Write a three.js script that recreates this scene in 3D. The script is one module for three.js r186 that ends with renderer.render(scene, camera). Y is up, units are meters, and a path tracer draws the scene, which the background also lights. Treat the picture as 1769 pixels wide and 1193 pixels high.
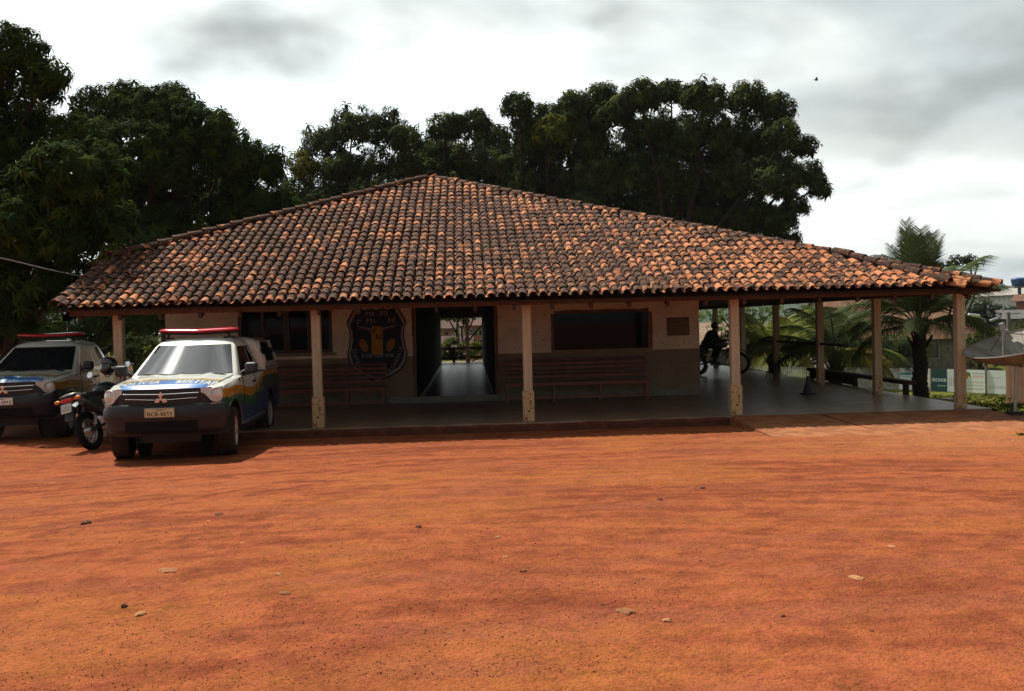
import * as THREE from 'three';
import { mergeGeometries } from 'three/addons/utils/BufferGeometryUtils.js';
import { RoundedBoxGeometry } from 'three/addons/geometries/RoundedBoxGeometry.js';
import { MarchingCubes } from 'three/addons/objects/MarchingCubes.js';

// ---------------------------------------------------------------- camera, sky, sun, exposure
const scene = new THREE.Scene();
const camera = new THREE.PerspectiveCamera(2 * Math.atan(596.5 / 1700) * 180 / Math.PI, 1769 / 1193, 0.1, 4000);
camera.position.set(0, 2.0, 0);
const rad = (d) => d * Math.PI / 180;
camera.rotation.set(rad(-1.28), rad(-2.5), rad(-1.5), 'YXZ');
camera.updateMatrixWorld(true);
const surveyTurn = new THREE.Euler(rad(-1.28), rad(-2.5), rad(-1.5), 'YXZ');        // the fixed survey frame in which far things were measured
const renderer = new THREE.WebGLRenderer({ antialias: true });
renderer.toneMapping = THREE.LinearToneMapping;
renderer.toneMappingExposure = 1.35;
renderer.shadowMap.enabled = true;
const V = (x, y, z) => new THREE.Vector3(x, y, z);
// the place, at a given depth in front of the camera, of a point measured on the photograph (used to lay out far trees and houses)
const spot = (px, py, depth) => { const d = V((px - 884.5) / 1700, -(py - 596.5) / 1700, -1).applyEuler(surveyTurn); return d.multiplyScalar(depth / -d.z).add(V(0, 2, 0)); };

const sunDir = V(-0.36, 1, -0.49).normalize();
const sun = new THREE.DirectionalLight(new THREE.Color(1, 0.95, 0.86), 5.0);
sun.position.copy(sunDir).multiplyScalar(80).add(V(0, 0, -20)); sun.target.position.set(0, 0, -20);
sun.castShadow = true; sun.shadow.mapSize.set(4096, 4096); sun.shadow.radius = 1.2;
Object.assign(sun.shadow.camera, { left: -40, right: 40, top: 40, bottom: -40, near: 1, far: 200 });
sun.name = 'sun'; scene.add(sun, sun.target);

// noise
function rng(seed) { let s = seed >>> 0; return () => { s = (s + 0x6D2B79F5) | 0; let t = Math.imul(s ^ (s >>> 15), 1 | s); t = (t + Math.imul(t ^ (t >>> 7), 61 | t)) ^ t; return ((t ^ (t >>> 14)) >>> 0) / 4294967296; }; }
const hash = (x, y, s) => { let h = Math.imul(x, 374761393) + Math.imul(y, 668265263) + Math.imul(s, 1442695041); h = Math.imul(h ^ (h >>> 13), 1274126177); return ((h ^ (h >>> 16)) >>> 0) / 4294967296; };
function noise2(x, y, s = 1, per = 0) {
  const ix = Math.floor(x), iy = Math.floor(y), fx = x - ix, fy = y - iy, u = fx * fx * (3 - 2 * fx), v = fy * fy * (3 - 2 * fy);
  const w = per ? (a) => ((a % per) + per) % per : (a) => a;
  const x0 = w(ix), x1 = w(ix + 1), y0 = w(iy), y1 = w(iy + 1);
  const a = hash(x0, y0, s), b = hash(x1, y0, s), c = hash(x0, y1, s), d = hash(x1, y1, s);
  return a + (b - a) * u + (c - a) * v + (a - b - c + d) * u * v;
}
function fbm(x, y, oct = 4, s = 1, per = 0) { let t = 0, a = 0.5, n = 0; for (let i = 0; i < oct; i++) { t += a * noise2(x, y, s + i * 17, per); n += a; x *= 2; y *= 2; per *= 2; a *= 0.5; } return t / n; }
const sstep = (a, b, x) => { const t = Math.min(1, Math.max(0, (x - a) / (b - a))); return t * t * (3 - 2 * t); };
const lerp = (a, b, t) => a + (b - a) * t;

// sky: a bright broken overcast, brightest round the hidden sun, bluer away; kept dark overhead and behind the camera to deepen shade
{
  const W = 2048, H = 1024, data = new Float32Array(W * H * 4);
  const aim = (px, py) => { const d = V((px - 884.5) / 1700, -(py - 596.5) / 1700, -1).applyEuler(surveyTurn).normalize(); return d; };
  const masses = [[370, 80, 0.07, 0.04, -0.24], [500, 115, 0.10, 0.04, -0.34], [690, 60, 0.09, 0.03, -0.2], [1020, 55, 0.08, 0.03, -0.12], [1020, 40, 0.05, 0.02, -0.12], [1200, 75, 0.09, 0.03, -0.06], [1500, 225, 0.17, 0.055, -0.13], [1640, 50, 0.18, 0.03, 0.12], [1330, 60, 0.1, 0.05, 0.08], [1560, 325, 0.10, 0.020, 0.20], [1750, 330, 0.05, 0.03, 0.16], [1500, 400, 0.1, 0.014, 0.08], [1730, 455, 0.06, 0.014, -0.08], [120, 150, 0.03, 0.03, -0.22], [300, 260, 0.2, 0.05, 0.30], [820, 150, 0.17, 0.07, 0.34], [200, 50, 0.12, 0.04, 0.3]]
    .map(([px, py, sx, sy, k]) => { const d = aim(px, py); return [Math.atan2(d.x, -d.z), Math.asin(d.y), sx, sy, k]; });
  const d = V(0, 0, 0), sunAz = Math.atan2(sunDir.x, -sunDir.z);
  for (let j = 0; j < H; j++) for (let i = 0; i < W; i++) {
    const el = ((j + 0.5) / H - 0.5) * Math.PI, th = ((i + 0.5) / W - 0.5) * 2 * Math.PI;
    d.set(Math.cos(el) * Math.cos(th), Math.sin(el), Math.cos(el) * Math.sin(th));
    const ang = Math.acos(Math.min(1, d.dot(sunDir))) * 180 / Math.PI;
    const k = 1 / (Math.max(d.y, 0) + 0.16), cx = d.x * k, cz = d.z * k;
    const wx = fbm(cx * 1.3 + 7, cz * 1.3, 4, 11), n = fbm(cx * 1.1 + wx * 1.6, cz * 1.1 + wx, 6, 5);
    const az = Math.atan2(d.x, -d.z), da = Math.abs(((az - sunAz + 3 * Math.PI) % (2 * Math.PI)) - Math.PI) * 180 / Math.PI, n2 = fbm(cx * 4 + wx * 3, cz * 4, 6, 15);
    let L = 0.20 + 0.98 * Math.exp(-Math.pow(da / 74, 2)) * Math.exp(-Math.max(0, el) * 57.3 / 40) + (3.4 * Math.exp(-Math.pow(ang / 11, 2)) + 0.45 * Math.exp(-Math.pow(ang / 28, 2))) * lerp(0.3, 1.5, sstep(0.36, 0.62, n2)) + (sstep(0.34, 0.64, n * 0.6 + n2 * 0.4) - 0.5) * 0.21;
    const jit = (fbm(az * 9, el * 18, 6, 31) - 0.5) * 0.22, jit2 = (fbm(az * 9 + 40, el * 18, 6, 37) - 0.5) * 0.11;
    for (const [a, e, sx, sy, q] of masses) { const u = (az - a + jit) / sx, v = (el - e + jit2) / sy; L += q * Math.exp(-u * u - v * v); }
    const blue = sstep(0.62, 0.36, n) * sstep(25, 60, ang) * 0.3, o = (j * W + i) * 4;
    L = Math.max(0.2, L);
    data[o] = L * lerp(0.945, 0.7, blue); data[o + 1] = L * lerp(1.0, 0.86, blue); data[o + 2] = L * lerp(0.965, 1.02, blue); data[o + 3] = 1;
    if (el < 0) { data[o] = 0.34; data[o + 1] = 0.33; data[o + 2] = 0.31; }
  }
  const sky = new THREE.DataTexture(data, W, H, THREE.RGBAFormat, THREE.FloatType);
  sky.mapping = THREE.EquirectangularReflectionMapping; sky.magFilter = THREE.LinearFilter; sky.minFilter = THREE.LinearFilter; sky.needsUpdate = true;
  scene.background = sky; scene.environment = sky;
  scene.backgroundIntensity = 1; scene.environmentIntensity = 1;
}
scene.fog = new THREE.FogExp2(new THREE.Color(0.78, 0.86, 0.95), 0.00012);

// ---------------------------------------------------------------- names, labels
const used = new Map();
function numbered(name) { const k = used.get(name) ?? 0; used.set(name, k + 1); return k ? name + '_' + String(k).padStart(3, '0') : name; }
function shade(o) { o.castShadow = true; o.receiveShadow = true; return o; }
function tag(o, label, category, group) { o.userData.label = label; if (category) o.userData.category = category; if (group) o.userData.group = group; return o; }
function thing(name, label, category, [x, y, z] = [0, 0, 0], turn = 0, group) { const o = new THREE.Group(); o.name = numbered(name); o.position.set(x, y, z); o.rotation.y = turn; scene.add(o); return tag(o, label, category, group); }
function part(parent, name, geo, m, label) { const o = shade(new THREE.Mesh(geo, m)); o.name = parent === scene ? numbered(name) : name; if (label) o.userData.label = label; parent.add(o); return o; }
function structure(name, geo, m) { const o = part(scene, name, geo, m); o.userData.kind = 'structure'; return o; }
function stuff(o) { o.userData.kind = 'stuff'; return o; }
function sub(parent, name) { const o = new THREE.Group(); o.name = name; parent.add(o); return o; }

// ---------------------------------------------------------------- geometry helpers
function merge(list) { const g = mergeGeometries(list.map((x) => { const y = x.index ? x.toNonIndexed() : x; for (const k of Object.keys(y.attributes)) if (!['position', 'normal', 'uv', 'color'].includes(k)) y.deleteAttribute(k); return y; })); return g; }
function box(w, h, d, x = 0, y = 0, z = 0, rx = 0, ry = 0, rz = 0) {        // uv in metres
  const g = new THREE.BoxGeometry(w, h, d), uv = g.attributes.uv, s = [[d, h], [d, h], [w, d], [w, d], [w, h], [w, h]];
  for (let i = 0; i < 24; i++) { const [a, b] = s[Math.floor(i / 4)]; uv.setXY(i, uv.getX(i) * a + x * 0.37 + y * 0.21, uv.getY(i) * b + z * 0.31); }
  if (rx || ry || rz) g.applyMatrix4(new THREE.Matrix4().makeRotationFromEuler(new THREE.Euler(rx, ry, rz)));
  return g.translate(x, y, z);
}
function rbox(w, h, d, r, x = 0, y = 0, z = 0, rx = 0, ry = 0, rz = 0, seg = 2) {
  const g = new RoundedBoxGeometry(w, h, d, seg, r);
  if (rx || ry || rz) g.applyMatrix4(new THREE.Matrix4().makeRotationFromEuler(new THREE.Euler(rx, ry, rz)));
  return g.translate(x, y, z);
}
function tube(pts, r, seg = 12, rs = 6, closed = false) { return new THREE.TubeGeometry(new THREE.CatmullRomCurve3(pts.map((p) => V(...p)), closed), seg, r, rs, closed); }
function rod(a, b, r0, r1 = r0, n = 8) {
  const A = V(...a), B = V(...b), g = new THREE.CylinderGeometry(r1, r0, A.distanceTo(B), n, 1), q = new THREE.Quaternion().setFromUnitVectors(V(0, 1, 0), B.clone().sub(A).normalize());
  return g.applyQuaternion(q).translate((A.x + B.x) / 2, (A.y + B.y) / 2, (A.z + B.z) / 2);
}
function cyl(r0, r1, h, n, x, y, z, rx = 0, ry = 0, rz = 0) { const g = new THREE.CylinderGeometry(r1, r0, h, n); g.applyMatrix4(new THREE.Matrix4().makeRotationFromEuler(new THREE.Euler(rx, ry, rz))); return g.translate(x, y, z); }
function ball(r, x, y, z, sx = 1, sy = 1, sz = 1, n = 16) { return new THREE.SphereGeometry(r, n, Math.ceil(n * 0.7)).scale(sx, sy, sz).translate(x, y, z); }
function grid(nu, nv, fn, uvfn, out) {                                     // out: a point the faces look away from
  const pos = [], uv = [], idx = [];
  for (let j = 0; j <= nv; j++) for (let i = 0; i <= nu; i++) { const p = fn(i / nu, j / nv); pos.push(...p); uv.push(...(uvfn ? uvfn(p, i / nu, j / nv) : [i / nu, j / nv])); }
  for (let j = 0; j < nv; j++) for (let i = 0; i < nu; i++) { const a = j * (nu + 1) + i, b = a + 1, c = a + nu + 1, d = c + 1; idx.push(a, b, d, a, d, c); }
  const g = new THREE.BufferGeometry();
  g.setAttribute('position', new THREE.Float32BufferAttribute(pos, 3)); g.setAttribute('uv', new THREE.Float32BufferAttribute(uv, 2)); g.setIndex(idx); g.computeVertexNormals();
  if (out) {
    let t = 0; const n = g.attributes.normal;
    for (let i = 0; i < n.count; i++) t += n.getX(i) * (pos[i * 3] - out[0]) + n.getY(i) * (pos[i * 3 + 1] - out[1]) + n.getZ(i) * (pos[i * 3 + 2] - out[2]);
    if (t < 0) { for (let k = 0; k < idx.length; k += 3) [idx[k], idx[k + 1]] = [idx[k + 1], idx[k]]; g.setIndex(idx); g.computeVertexNormals(); }
  }
  return g;
}
function lathe(pts, n = 20) { return new THREE.LatheGeometry(pts.map((p) => new THREE.Vector2(...p)), n); }

// ---------------------------------------------------------------- materials
const rgb = (c) => new THREE.Color().setRGB(c[0], c[1], c[2]);
function dataTex(n, m, fn, srgb = false, wrap = THREE.RepeatWrapping) {     // fn returns linear r,g,b or one value
  const d = new Uint8Array(n * m * 4), enc = (x) => { x = Math.min(1, Math.max(0, x)); return 255 * (srgb ? (x <= 0.0031308 ? 12.92 * x : 1.055 * Math.pow(x, 1 / 2.4) - 0.055) : x); };
  for (let j = 0; j < m; j++) for (let i = 0; i < n; i++) { const v = fn(i / n, j / m, i, j), o = (j * n + i) * 4; if (typeof v === 'number') d[o] = d[o + 1] = d[o + 2] = enc(v); else { d[o] = enc(v[0]); d[o + 1] = enc(v[1]); d[o + 2] = enc(v[2]); } d[o + 3] = 255; }
  const t = new THREE.DataTexture(d, n, m); t.wrapS = t.wrapT = wrap; t.magFilter = THREE.LinearFilter; t.minFilter = THREE.LinearMipmapLinearFilter; t.generateMipmaps = true; t.anisotropy = 8; if (srgb) t.colorSpace = THREE.SRGBColorSpace; t.needsUpdate = true; return t;
}
function canvasTex(w, h, draw) { const c = document.createElement('canvas'); c.width = w; c.height = h; draw(c.getContext('2d'), w, h); const t = new THREE.CanvasTexture(c); t.colorSpace = THREE.SRGBColorSpace; t.anisotropy = 8; return t; }
const rep = (t, x, y = x) => { const c = t.clone(); c.repeat.set(x, y); c.needsUpdate = true; return c; };
// mottled stain map, near white; multiplies a paint colour
const ALB = 0.78;                                                            // scales base colours down evenly to balance the higher exposure
const stainT = dataTex(512, 512, (u, v) => { const a = fbm(u * 5, v * 5, 5, 3, 5), b = fbm(u * 40, v * 40, 3, 9, 40), k = 0.72 + 0.28 * sstep(0.32, 0.62, a) - 0.16 * sstep(0.55, 0.8, b); return [k, k * lerp(0.95, 1, a), k * lerp(0.9, 1, a)]; }, true);
const paintT = dataTex(512, 512, (u, v) => { const a = fbm(u * 4, v * 4, 6, 13, 4), b = fbm(u * 50, v * 50, 2, 19, 50), chip = sstep(0.74, 0.78, fbm(u * 18, v * 18, 4, 23, 18)), k = 0.88 + 0.12 * sstep(0.3, 0.6, a) - 0.06 * b; return [lerp(k, 0.55, chip), lerp(k * 0.99, 0.5, chip), lerp(k * 0.97, 0.42, chip)]; }, true);
const mudT = dataTex(256, 512, (u, v) => { const a = fbm(u * 6, v * 9, 5, 27, 0), chip = sstep(0.60, 0.63, a), g = fbm(u * 40, v * 60, 2, 29, 0), k = 0.84 + 0.2 * g; return [lerp(k, 0.46, chip), lerp(k * 0.97, 0.24, chip), lerp(k * 0.93, 0.16, chip)]; }, true);
const grainT = dataTex(256, 256, (u, v) => fbm(u * 60, v * 60, 3, 21, 60));
const woodT = dataTex(256, 512, (u, v) => { const w = fbm(u * 24, v * 3, 4, 41, 0), k = 0.62 + 0.5 * w - 0.25 * sstep(0.62, 0.7, fbm(u * 40, v * 5, 3, 44)); return [k, k * 0.97, k * 0.94]; }, true);
const barkT = dataTex(256, 256, (u, v) => { const w = fbm(u * 16, v * 5, 5, 61, 0); return 0.45 + 0.75 * w; }, true);
const std = (c, rough = 0.8, o = {}) => new (rough >= 0.68 ? THREE.MeshPhysicalMaterial : THREE.MeshStandardMaterial)({ ...(rough >= 0.68 ? { specularIntensity: 0.25 } : {}), color: rgb(c.map((k) => k * (o.metalness ? 1 : ALB))), roughness: rough, ...o });
const M = {
  cream: std([0.98, 0.85, 0.66], 0.85, { map: paintT, bumpMap: grainT, bumpScale: 0.003 }),
  dado: std([0.33, 0.26, 0.165], 0.7, { map: paintT, bumpMap: grainT, bumpScale: 0.003 }),
  trim: std([0.26, 0.13, 0.085], 0.7, { map: stainT }),
  column: std([0.72, 0.57, 0.40], 0.85, { map: paintT, bumpMap: grainT, bumpScale: 0.004 }),
  plinth: std([0.74, 0.54, 0.32], 0.85, { map: mudT, bumpMap: grainT, bumpScale: 0.006 }),
  floor: std([0.42, 0.275, 0.185], 0.36, { map: stainT }),
  kerb: std([0.19, 0.06, 0.036], 0.9, { map: stainT, bumpMap: grainT, bumpScale: 0.012 }),
  ramp: std([0.40, 0.155, 0.068], 0.9, { map: stainT, bumpMap: grainT, bumpScale: 0.006 }),
  darkwood: std([0.075, 0.035, 0.02], 0.7, { map: woodT }),
  rafter: std([0.10, 0.055, 0.035], 0.75, { map: woodT }),
  fascia: std([0.16, 0.065, 0.035], 0.75, { map: woodT }),
  bench: std([0.34, 0.09, 0.05], 0.42, { map: woodT }),
  black: std([0.012, 0.012, 0.013], 0.5), rubber: std([0.014, 0.012, 0.011], 0.85, { bumpMap: grainT, bumpScale: 0.003 }),
  plastic: std([0.019, 0.019, 0.022], 0.55, { bumpMap: grainT, bumpScale: 0.001 }),
  chrome: std([0.75, 0.75, 0.76], 0.16, { metalness: 1 }), steel: std([0.34, 0.34, 0.34], 0.42, { metalness: 0.75 }),
  white: new THREE.MeshPhysicalMaterial({ color: rgb([0.68, 0.68, 0.62]), roughness: 0.35, clearcoat: 1, clearcoatRoughness: 0.04 }),
  windowGlass: new THREE.MeshPhysicalMaterial({ color: rgb([0.006, 0.007, 0.008]), roughness: 0.04, ior: 1.4, specularIntensity: 0.28 }),
  glass: new THREE.MeshPhysicalMaterial({ color: rgb([0.008, 0.009, 0.011]), roughness: 0.03, ior: 1.75 }),
  shopPane: new THREE.MeshPhysicalMaterial({ color: rgb([0.5, 0.52, 0.52]), roughness: 0.02, transmission: 1, thickness: 0, ior: 1.3, specularIntensity: 0.35 }),
  pane: new THREE.MeshPhysicalMaterial({ color: rgb([0.35, 0.38, 0.38]), roughness: 0.02, transmission: 1, thickness: 0 }),
  bark: std([0.055, 0.04, 0.028], 0.95, { map: barkT, bumpMap: barkT, bumpScale: 0.03 }),
  concrete: std([0.3, 0.28, 0.25], 0.9, { map: stainT, bumpMap: grainT, bumpScale: 0.006 }),
};
// ---------------------------------------------------------------- ground
function terrain(x, z) {                                                    // the yard rises a little towards the camera
  const rise = (z > -17.75 ? 0.06 + 0.013 * Math.min(30, z + 17.75) : 0), rl = 0.07 * sstep(-7.0, -7.6, x) * sstep(-16.5, -18.5, z);
  const right = 2.0 * sstep(10.2, 17, x) * sstep(20, 42, -z), back = 2.0 * sstep(56, 72, -z), left = 0;
  return rise * sstep(12, 10, x) + rl - Math.max(right, back, left) - 0.35 * sstep(10.0, 13, x) * sstep(18, 24, -z) * (1 - sstep(30, 42, -z));
}
const bumps = (x, z) => (fbm(x * 1.1, z * 1.6, 4, 201) - 0.5) * 0.022 + (fbm(x * 5, z * 7, 3, 205) - 0.5) * 0.014 + (fbm(x * 14, z * 16, 2, 207) - 0.5) * 0.012;
const lawnness = (x, z) => { const e = (fbm(x * 0.9, z * 0.9, 4, 77) - 0.5) * 2.4; const side = sstep(-0.35, 0.25, x - 10.05 + e * 0.25 - Math.max(0, (z + 17.2)) * 0.9) * sstep(-15.2, -16.3, z + e * 0.2); const tuft = sstep(1, 0.4, Math.hypot((x - 8.75) / 0.75, (z + 14.55) / 0.22) + e * 0.3); const far = Math.max(sstep(-50, -54, z), sstep(17, 22, x) * sstep(-16, -20, z)); return Math.max(side, tuft, far); };
const sandness = (x, z) => { const e = (fbm(x * 1.5, z * 1.5, 3, 79) - 0.5) * 1.2; return Math.max(sstep(1.15, 0.7, Math.hypot((x - 11.4) / 1.9, (z + 26.2) / 2.5) + e * 0.5), sstep(-45.2, -46.2, z) * sstep(-53, -51, z) * sstep(14, 9, Math.abs(x - 1)) * 0.9, sstep(1, 0.5, Math.hypot((x - 11) / 1.6, (z + 17.4) / 0.7) + e * 0.4) * 0.7); };
const ruts = []; { const R = rng(88); for (let i = 0; i < 64; i++) { const r = 7 + 26 * R(), a = -0.5 + R() * 1.0, x = 9 * (R() - 0.35), z = -15.5 + 9 * R() * R(); ruts.push([x + Math.sin(a) * r * (R() < 0.5 ? 1 : -1) * 0.35, z + r, r, 0.03 + 0.06 * R(), R() < 0.5 ? 1 : -1, i]); } }
function soil(x, z) {                                                       // linear albedo of the yard's red earth
  const warp = fbm(x * 0.12, z * 0.16, 3, 101) * 3 - 1.5, bow = 0.012 * (x - 1) * (x - 1);
  const zz = z + bow * 0.5 + warp;
  const streak = fbm(x * 0.3 + 3, zz * 3.4, 5, 103), fine = fbm(x * 1.5, zz * 9, 4, 107), patch = fbm(x * 0.35, z * 0.5, 4, 109), grit = fbm(x * 7, z * 7, 3, 113);
  let t = 0.20 * streak + 0.52 * fine + 0.28 * patch + (grit - 0.5) * 0.6;
  for (const [cx, cz, r, w, s, i] of ruts) { const q = Math.hypot(x - cx, z - cz) - r; for (const o of [0, 1.5]) { const e = Math.abs(q - o + (noise2(x * 0.8, z * 0.8, i) - 0.5) * 0.12) / w; if (e < 1) t += s * 0.24 * (1 - e * e) * sstep(0.30, 0.52, fbm(x * 0.5 + i * 3, z * 1.2, 3, 140 + i)); } }
  t = sstep(0.20, 0.74, t);
  const dark = [0.172, 0.045, 0.020], light = [0.292, 0.083, 0.033], c = dark.map((a, i) => lerp(a, light[i], t));
  const ochre = sstep(0.60, 0.74, fbm(x * 0.45 + 9, z * 0.8, 4, 127)) * 0.5; c[0] = lerp(c[0], 0.30, ochre); c[1] = lerp(c[1], 0.10, ochre); c[2] = lerp(c[2], 0.03, ochre);
  const purple = sstep(0.56, 0.72, fbm(x * 0.6, z * 2.4 + 20, 5, 131)) * 0.5; c[0] = lerp(c[0], 0.23, purple); c[1] = lerp(c[1], 0.07, purple); c[2] = lerp(c[2], 0.036, purple);
  const pale = sstep(-3.6, -1.2, -Math.abs(z + 15.4)) * sstep(3, 6.5, x + (fbm(x, z, 3, 137) - 0.5) * 3) * 0.62; c[0] = lerp(c[0], 0.34, pale); c[1] = lerp(c[1], 0.135, pale); c[2] = lerp(c[2], 0.056, pale);
  return c;
}
{
  const lines = (lo, hi, step, outs) => { const a = []; for (let x = lo; x <= hi + 1e-6; x += step) a.push(x); return [...outs.map(([k]) => k).filter((k) => k < lo), ...a, ...outs.map(([k]) => k).filter((k) => k > hi)].sort((p, q) => p - q); };
  const far = [-1800, -900, -450, -250, -150, -100, -75, -60, -50, -42, -36, -31, -27, -24, -21, -18.5, -16.5, -15, -14].map((k) => [k]);
  const xs = lines(-9, 13, 0.07, [...far, ...[14, 15, 16, 17, 18.5, 20, 22, 25, 29, 34, 40, 50, 70, 100, 150, 250, 450, 900, 1800].map((k) => [k]), ...[-9.6, -10.3, -11, -12, -13].map((k) => [k])]);
  const zs = [...[-2400, -1200, -600, -350, -220, -150, -110, -90, -76, -70, -65, -60, -56, -53, -50, -47, -44, -41, -38, -35, -32, -30, -28, -26.5, -25, -23.5, -22, -20.5, -19.5]];
  for (let z = -18.6; z < -4.4; z += 0.06) zs.push(z); zs.push(-4, -3.5, -3, -2, -1, 0, 1.5, 4, 8, 15, 30, 60, 150, 500, 1500);
  const pos = [], col = [], uv = [], idx = [], n = xs.length;
  for (const z of zs) for (const x of xs) {
    let h = terrain(x, z);
    const near = sstep(-20, -17, z) * sstep(2, -3, z) * (1 - sstep(13, 15, Math.abs(x)));
    h += near * bumps(x, z);
    if (z < -17.6 && z > -48.5 && x > -6.9 && x < 9.5) h = -0.12;
    pos.push(x, h, z); uv.push(x / 2.5, z / 2.5);
    const c = soil(x, z), l = lawnness(x, z), s = sandness(x, z), g = [0.11, 0.115, 0.022], sd = [0.42, 0.32, 0.2];
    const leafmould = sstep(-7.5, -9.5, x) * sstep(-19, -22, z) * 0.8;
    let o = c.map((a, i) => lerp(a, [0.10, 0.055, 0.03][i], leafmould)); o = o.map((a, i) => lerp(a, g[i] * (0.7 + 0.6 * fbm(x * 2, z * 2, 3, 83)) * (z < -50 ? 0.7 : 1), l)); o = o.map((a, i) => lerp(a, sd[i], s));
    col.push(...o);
  }
  for (let j = 0; j < zs.length - 1; j++) for (let i = 0; i < n - 1; i++) { const a = j * n + i, b = a + 1, c = a + n, d = c + 1; idx.push(a, c, b, b, c, d); }
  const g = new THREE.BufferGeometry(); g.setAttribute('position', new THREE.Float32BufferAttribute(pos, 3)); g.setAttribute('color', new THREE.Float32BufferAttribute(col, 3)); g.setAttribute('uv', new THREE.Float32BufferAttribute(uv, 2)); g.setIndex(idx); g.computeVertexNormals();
  const gritT = dataTex(1024, 1024, (u, v) => { const a = fbm(u * 90, v * 90, 4, 301, 90), b = fbm(u * 14, v * 14, 4, 307, 14), sp = noise2(u * 160, v * 160, 311, 160), ps = noise2(u * 120 + 0.5, v * 120, 317, 120); let k = 0.60 + 0.62 * a + 0.34 * (b - 0.5) - 0.3 * sstep(0.86, 0.97, sp), w = sstep(0.93, 0.99, ps); const q = 0.9 + 0.2 * fbm(u * 30, v * 30, 3, 319, 30); return [k + w * 0.15, k * q + w * 0.2, k * (2 - q * 1.05) + w * 0.18]; }, true);
  const gritB = dataTex(1024, 1024, (u, v) => 0.5 * fbm(u * 60, v * 60, 4, 321, 60) + 0.5 * fbm(u * 200, v * 200, 2, 331, 200));
  structure('ground', g, new THREE.MeshPhysicalMaterial({ vertexColors: true, map: gritT, bumpMap: gritB, bumpScale: 0.02, roughness: 1, specularIntensity: 0.08 }));
}
const ground = scene.getObjectByName('ground');
// stones lying on the earth that can be told apart
{
  const R = rng(5), stoneGeo = (seed) => { const g = new THREE.IcosahedronGeometry(1, 1), p = g.attributes.position; for (let i = 0; i < p.count; i++) { const x = p.getX(i), y = p.getY(i), z = p.getZ(i), k = 0.6 + 0.75 * noise2(x * 1.6 + seed * 9, z * 1.6 + y * 2.2, seed); p.setXYZ(i, x * k, y * k, z * k); } g.computeVertexNormals(); return g; };
  const geos = [1, 2, 3, 4, 5].map(stoneGeo), mats = [std([0.40, 0.17, 0.075], 0.9, { bumpMap: grainT, bumpScale: 0.01 }), std([0.30, 0.10, 0.04], 0.9), std([0.42, 0.2, 0.09], 0.9), std([0.14, 0.055, 0.035], 0.85)];
  const list = [[-2.33, -7.53, 0.09, 0.014, 0], [0.9, -5.95, 0.055, 0.018, 0], [-2.14, -6.35, 0.045, 0.02, 2], [-2.3, -6.52, 0.022, 0.02, 3], [-2.56, -9.99, 0.05, 0.018, 3], [-3.76, -9.68, 0.045, 0.03, 3], [2.59, -6.56, 0.05, 0.012, 2], [3.24, -7.49, 0.04, 0.01, 2], [-1.3, -6.75, 0.04, 0.012, 0], [-1.45, -7.3, 0.03, 0.01, 2], [0.35, -7.1, 0.035, 0.014, 0], [1.12, -5.72, 0.035, 0.012, 2], [-0.5, -8.9, 0.03, 0.016, 3], [1.9, -9.9, 0.035, 0.02, 3], [2.5, -10.6, 0.03, 0.02, 3], [0.2, -8.35, 0.03, 0.012, 2]];
  for (let i = 0; i < 22; i++) { const z = -5.4 - 8 * R() * R(), x = (R() - 0.5) * -z * 0.95; list.push([x, z, 0.010 + 0.014 * R(), 0.004 + 0.006 * R(), Math.floor(R() * 4)]); }
  for (const [x, z, r, h, m] of list) { const o = part(ground, 'stone', geos[Math.floor(R() * 5)], mats[m]); o.scale.set(r * (0.8 + 0.5 * R()), h, r * (0.7 + 0.4 * R())); o.rotation.y = R() * 6.3; o.position.set(x, h * 0.12 + terrain(x, z) + bumps(x, z), z); }
  // gravel: nobody could count it
  const n = 70000, im = new THREE.InstancedMesh(geos[2], std([1, 1, 1], 0.95), n), m4 = new THREE.Matrix4(), q = new THREE.Quaternion(), c = new THREE.Color();
  for (let i = 0; i < n; i++) {
    const z = -4.9 - 12.2 * Math.pow(R(), 1.35), x = (R() - 0.5) * (-z * 1.15 + 1.5), keep = sstep(0.42, 0.62, fbm(x * 0.5, z * 1.1, 4, 401)), s = (0.0012 + 0.0034 * Math.pow(R(), 5)) * (0.45 + 0.85 * keep);
    q.setFromEuler(new THREE.Euler(R() * 6, R() * 6, R() * 6)); const h = terrain(x, z) + bumps(x, z);
    m4.compose(V(x, h, z), q, V(s * 1.3, s * 0.75, s)); im.setMatrixAt(i, m4);
    const t = R(), b = soil(x, z), k = t < 0.05 ? 1.4 : t < 0.22 ? 0.7 : 0.95; c.setRGB(Math.min(0.6, b[0] * k), Math.min(0.5, b[1] * k * (t < 0.06 ? 1.4 : 1)), Math.min(0.4, b[2] * k * (t < 0.06 ? 1.8 : 1.1))); im.setColorAt(i, c);
  }
  im.name = 'gravel'; shade(im); stuff(im); tag(im, 'fine red and brown gravel scattered over the earth yard', 'gravel'); scene.add(im);
}
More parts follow.
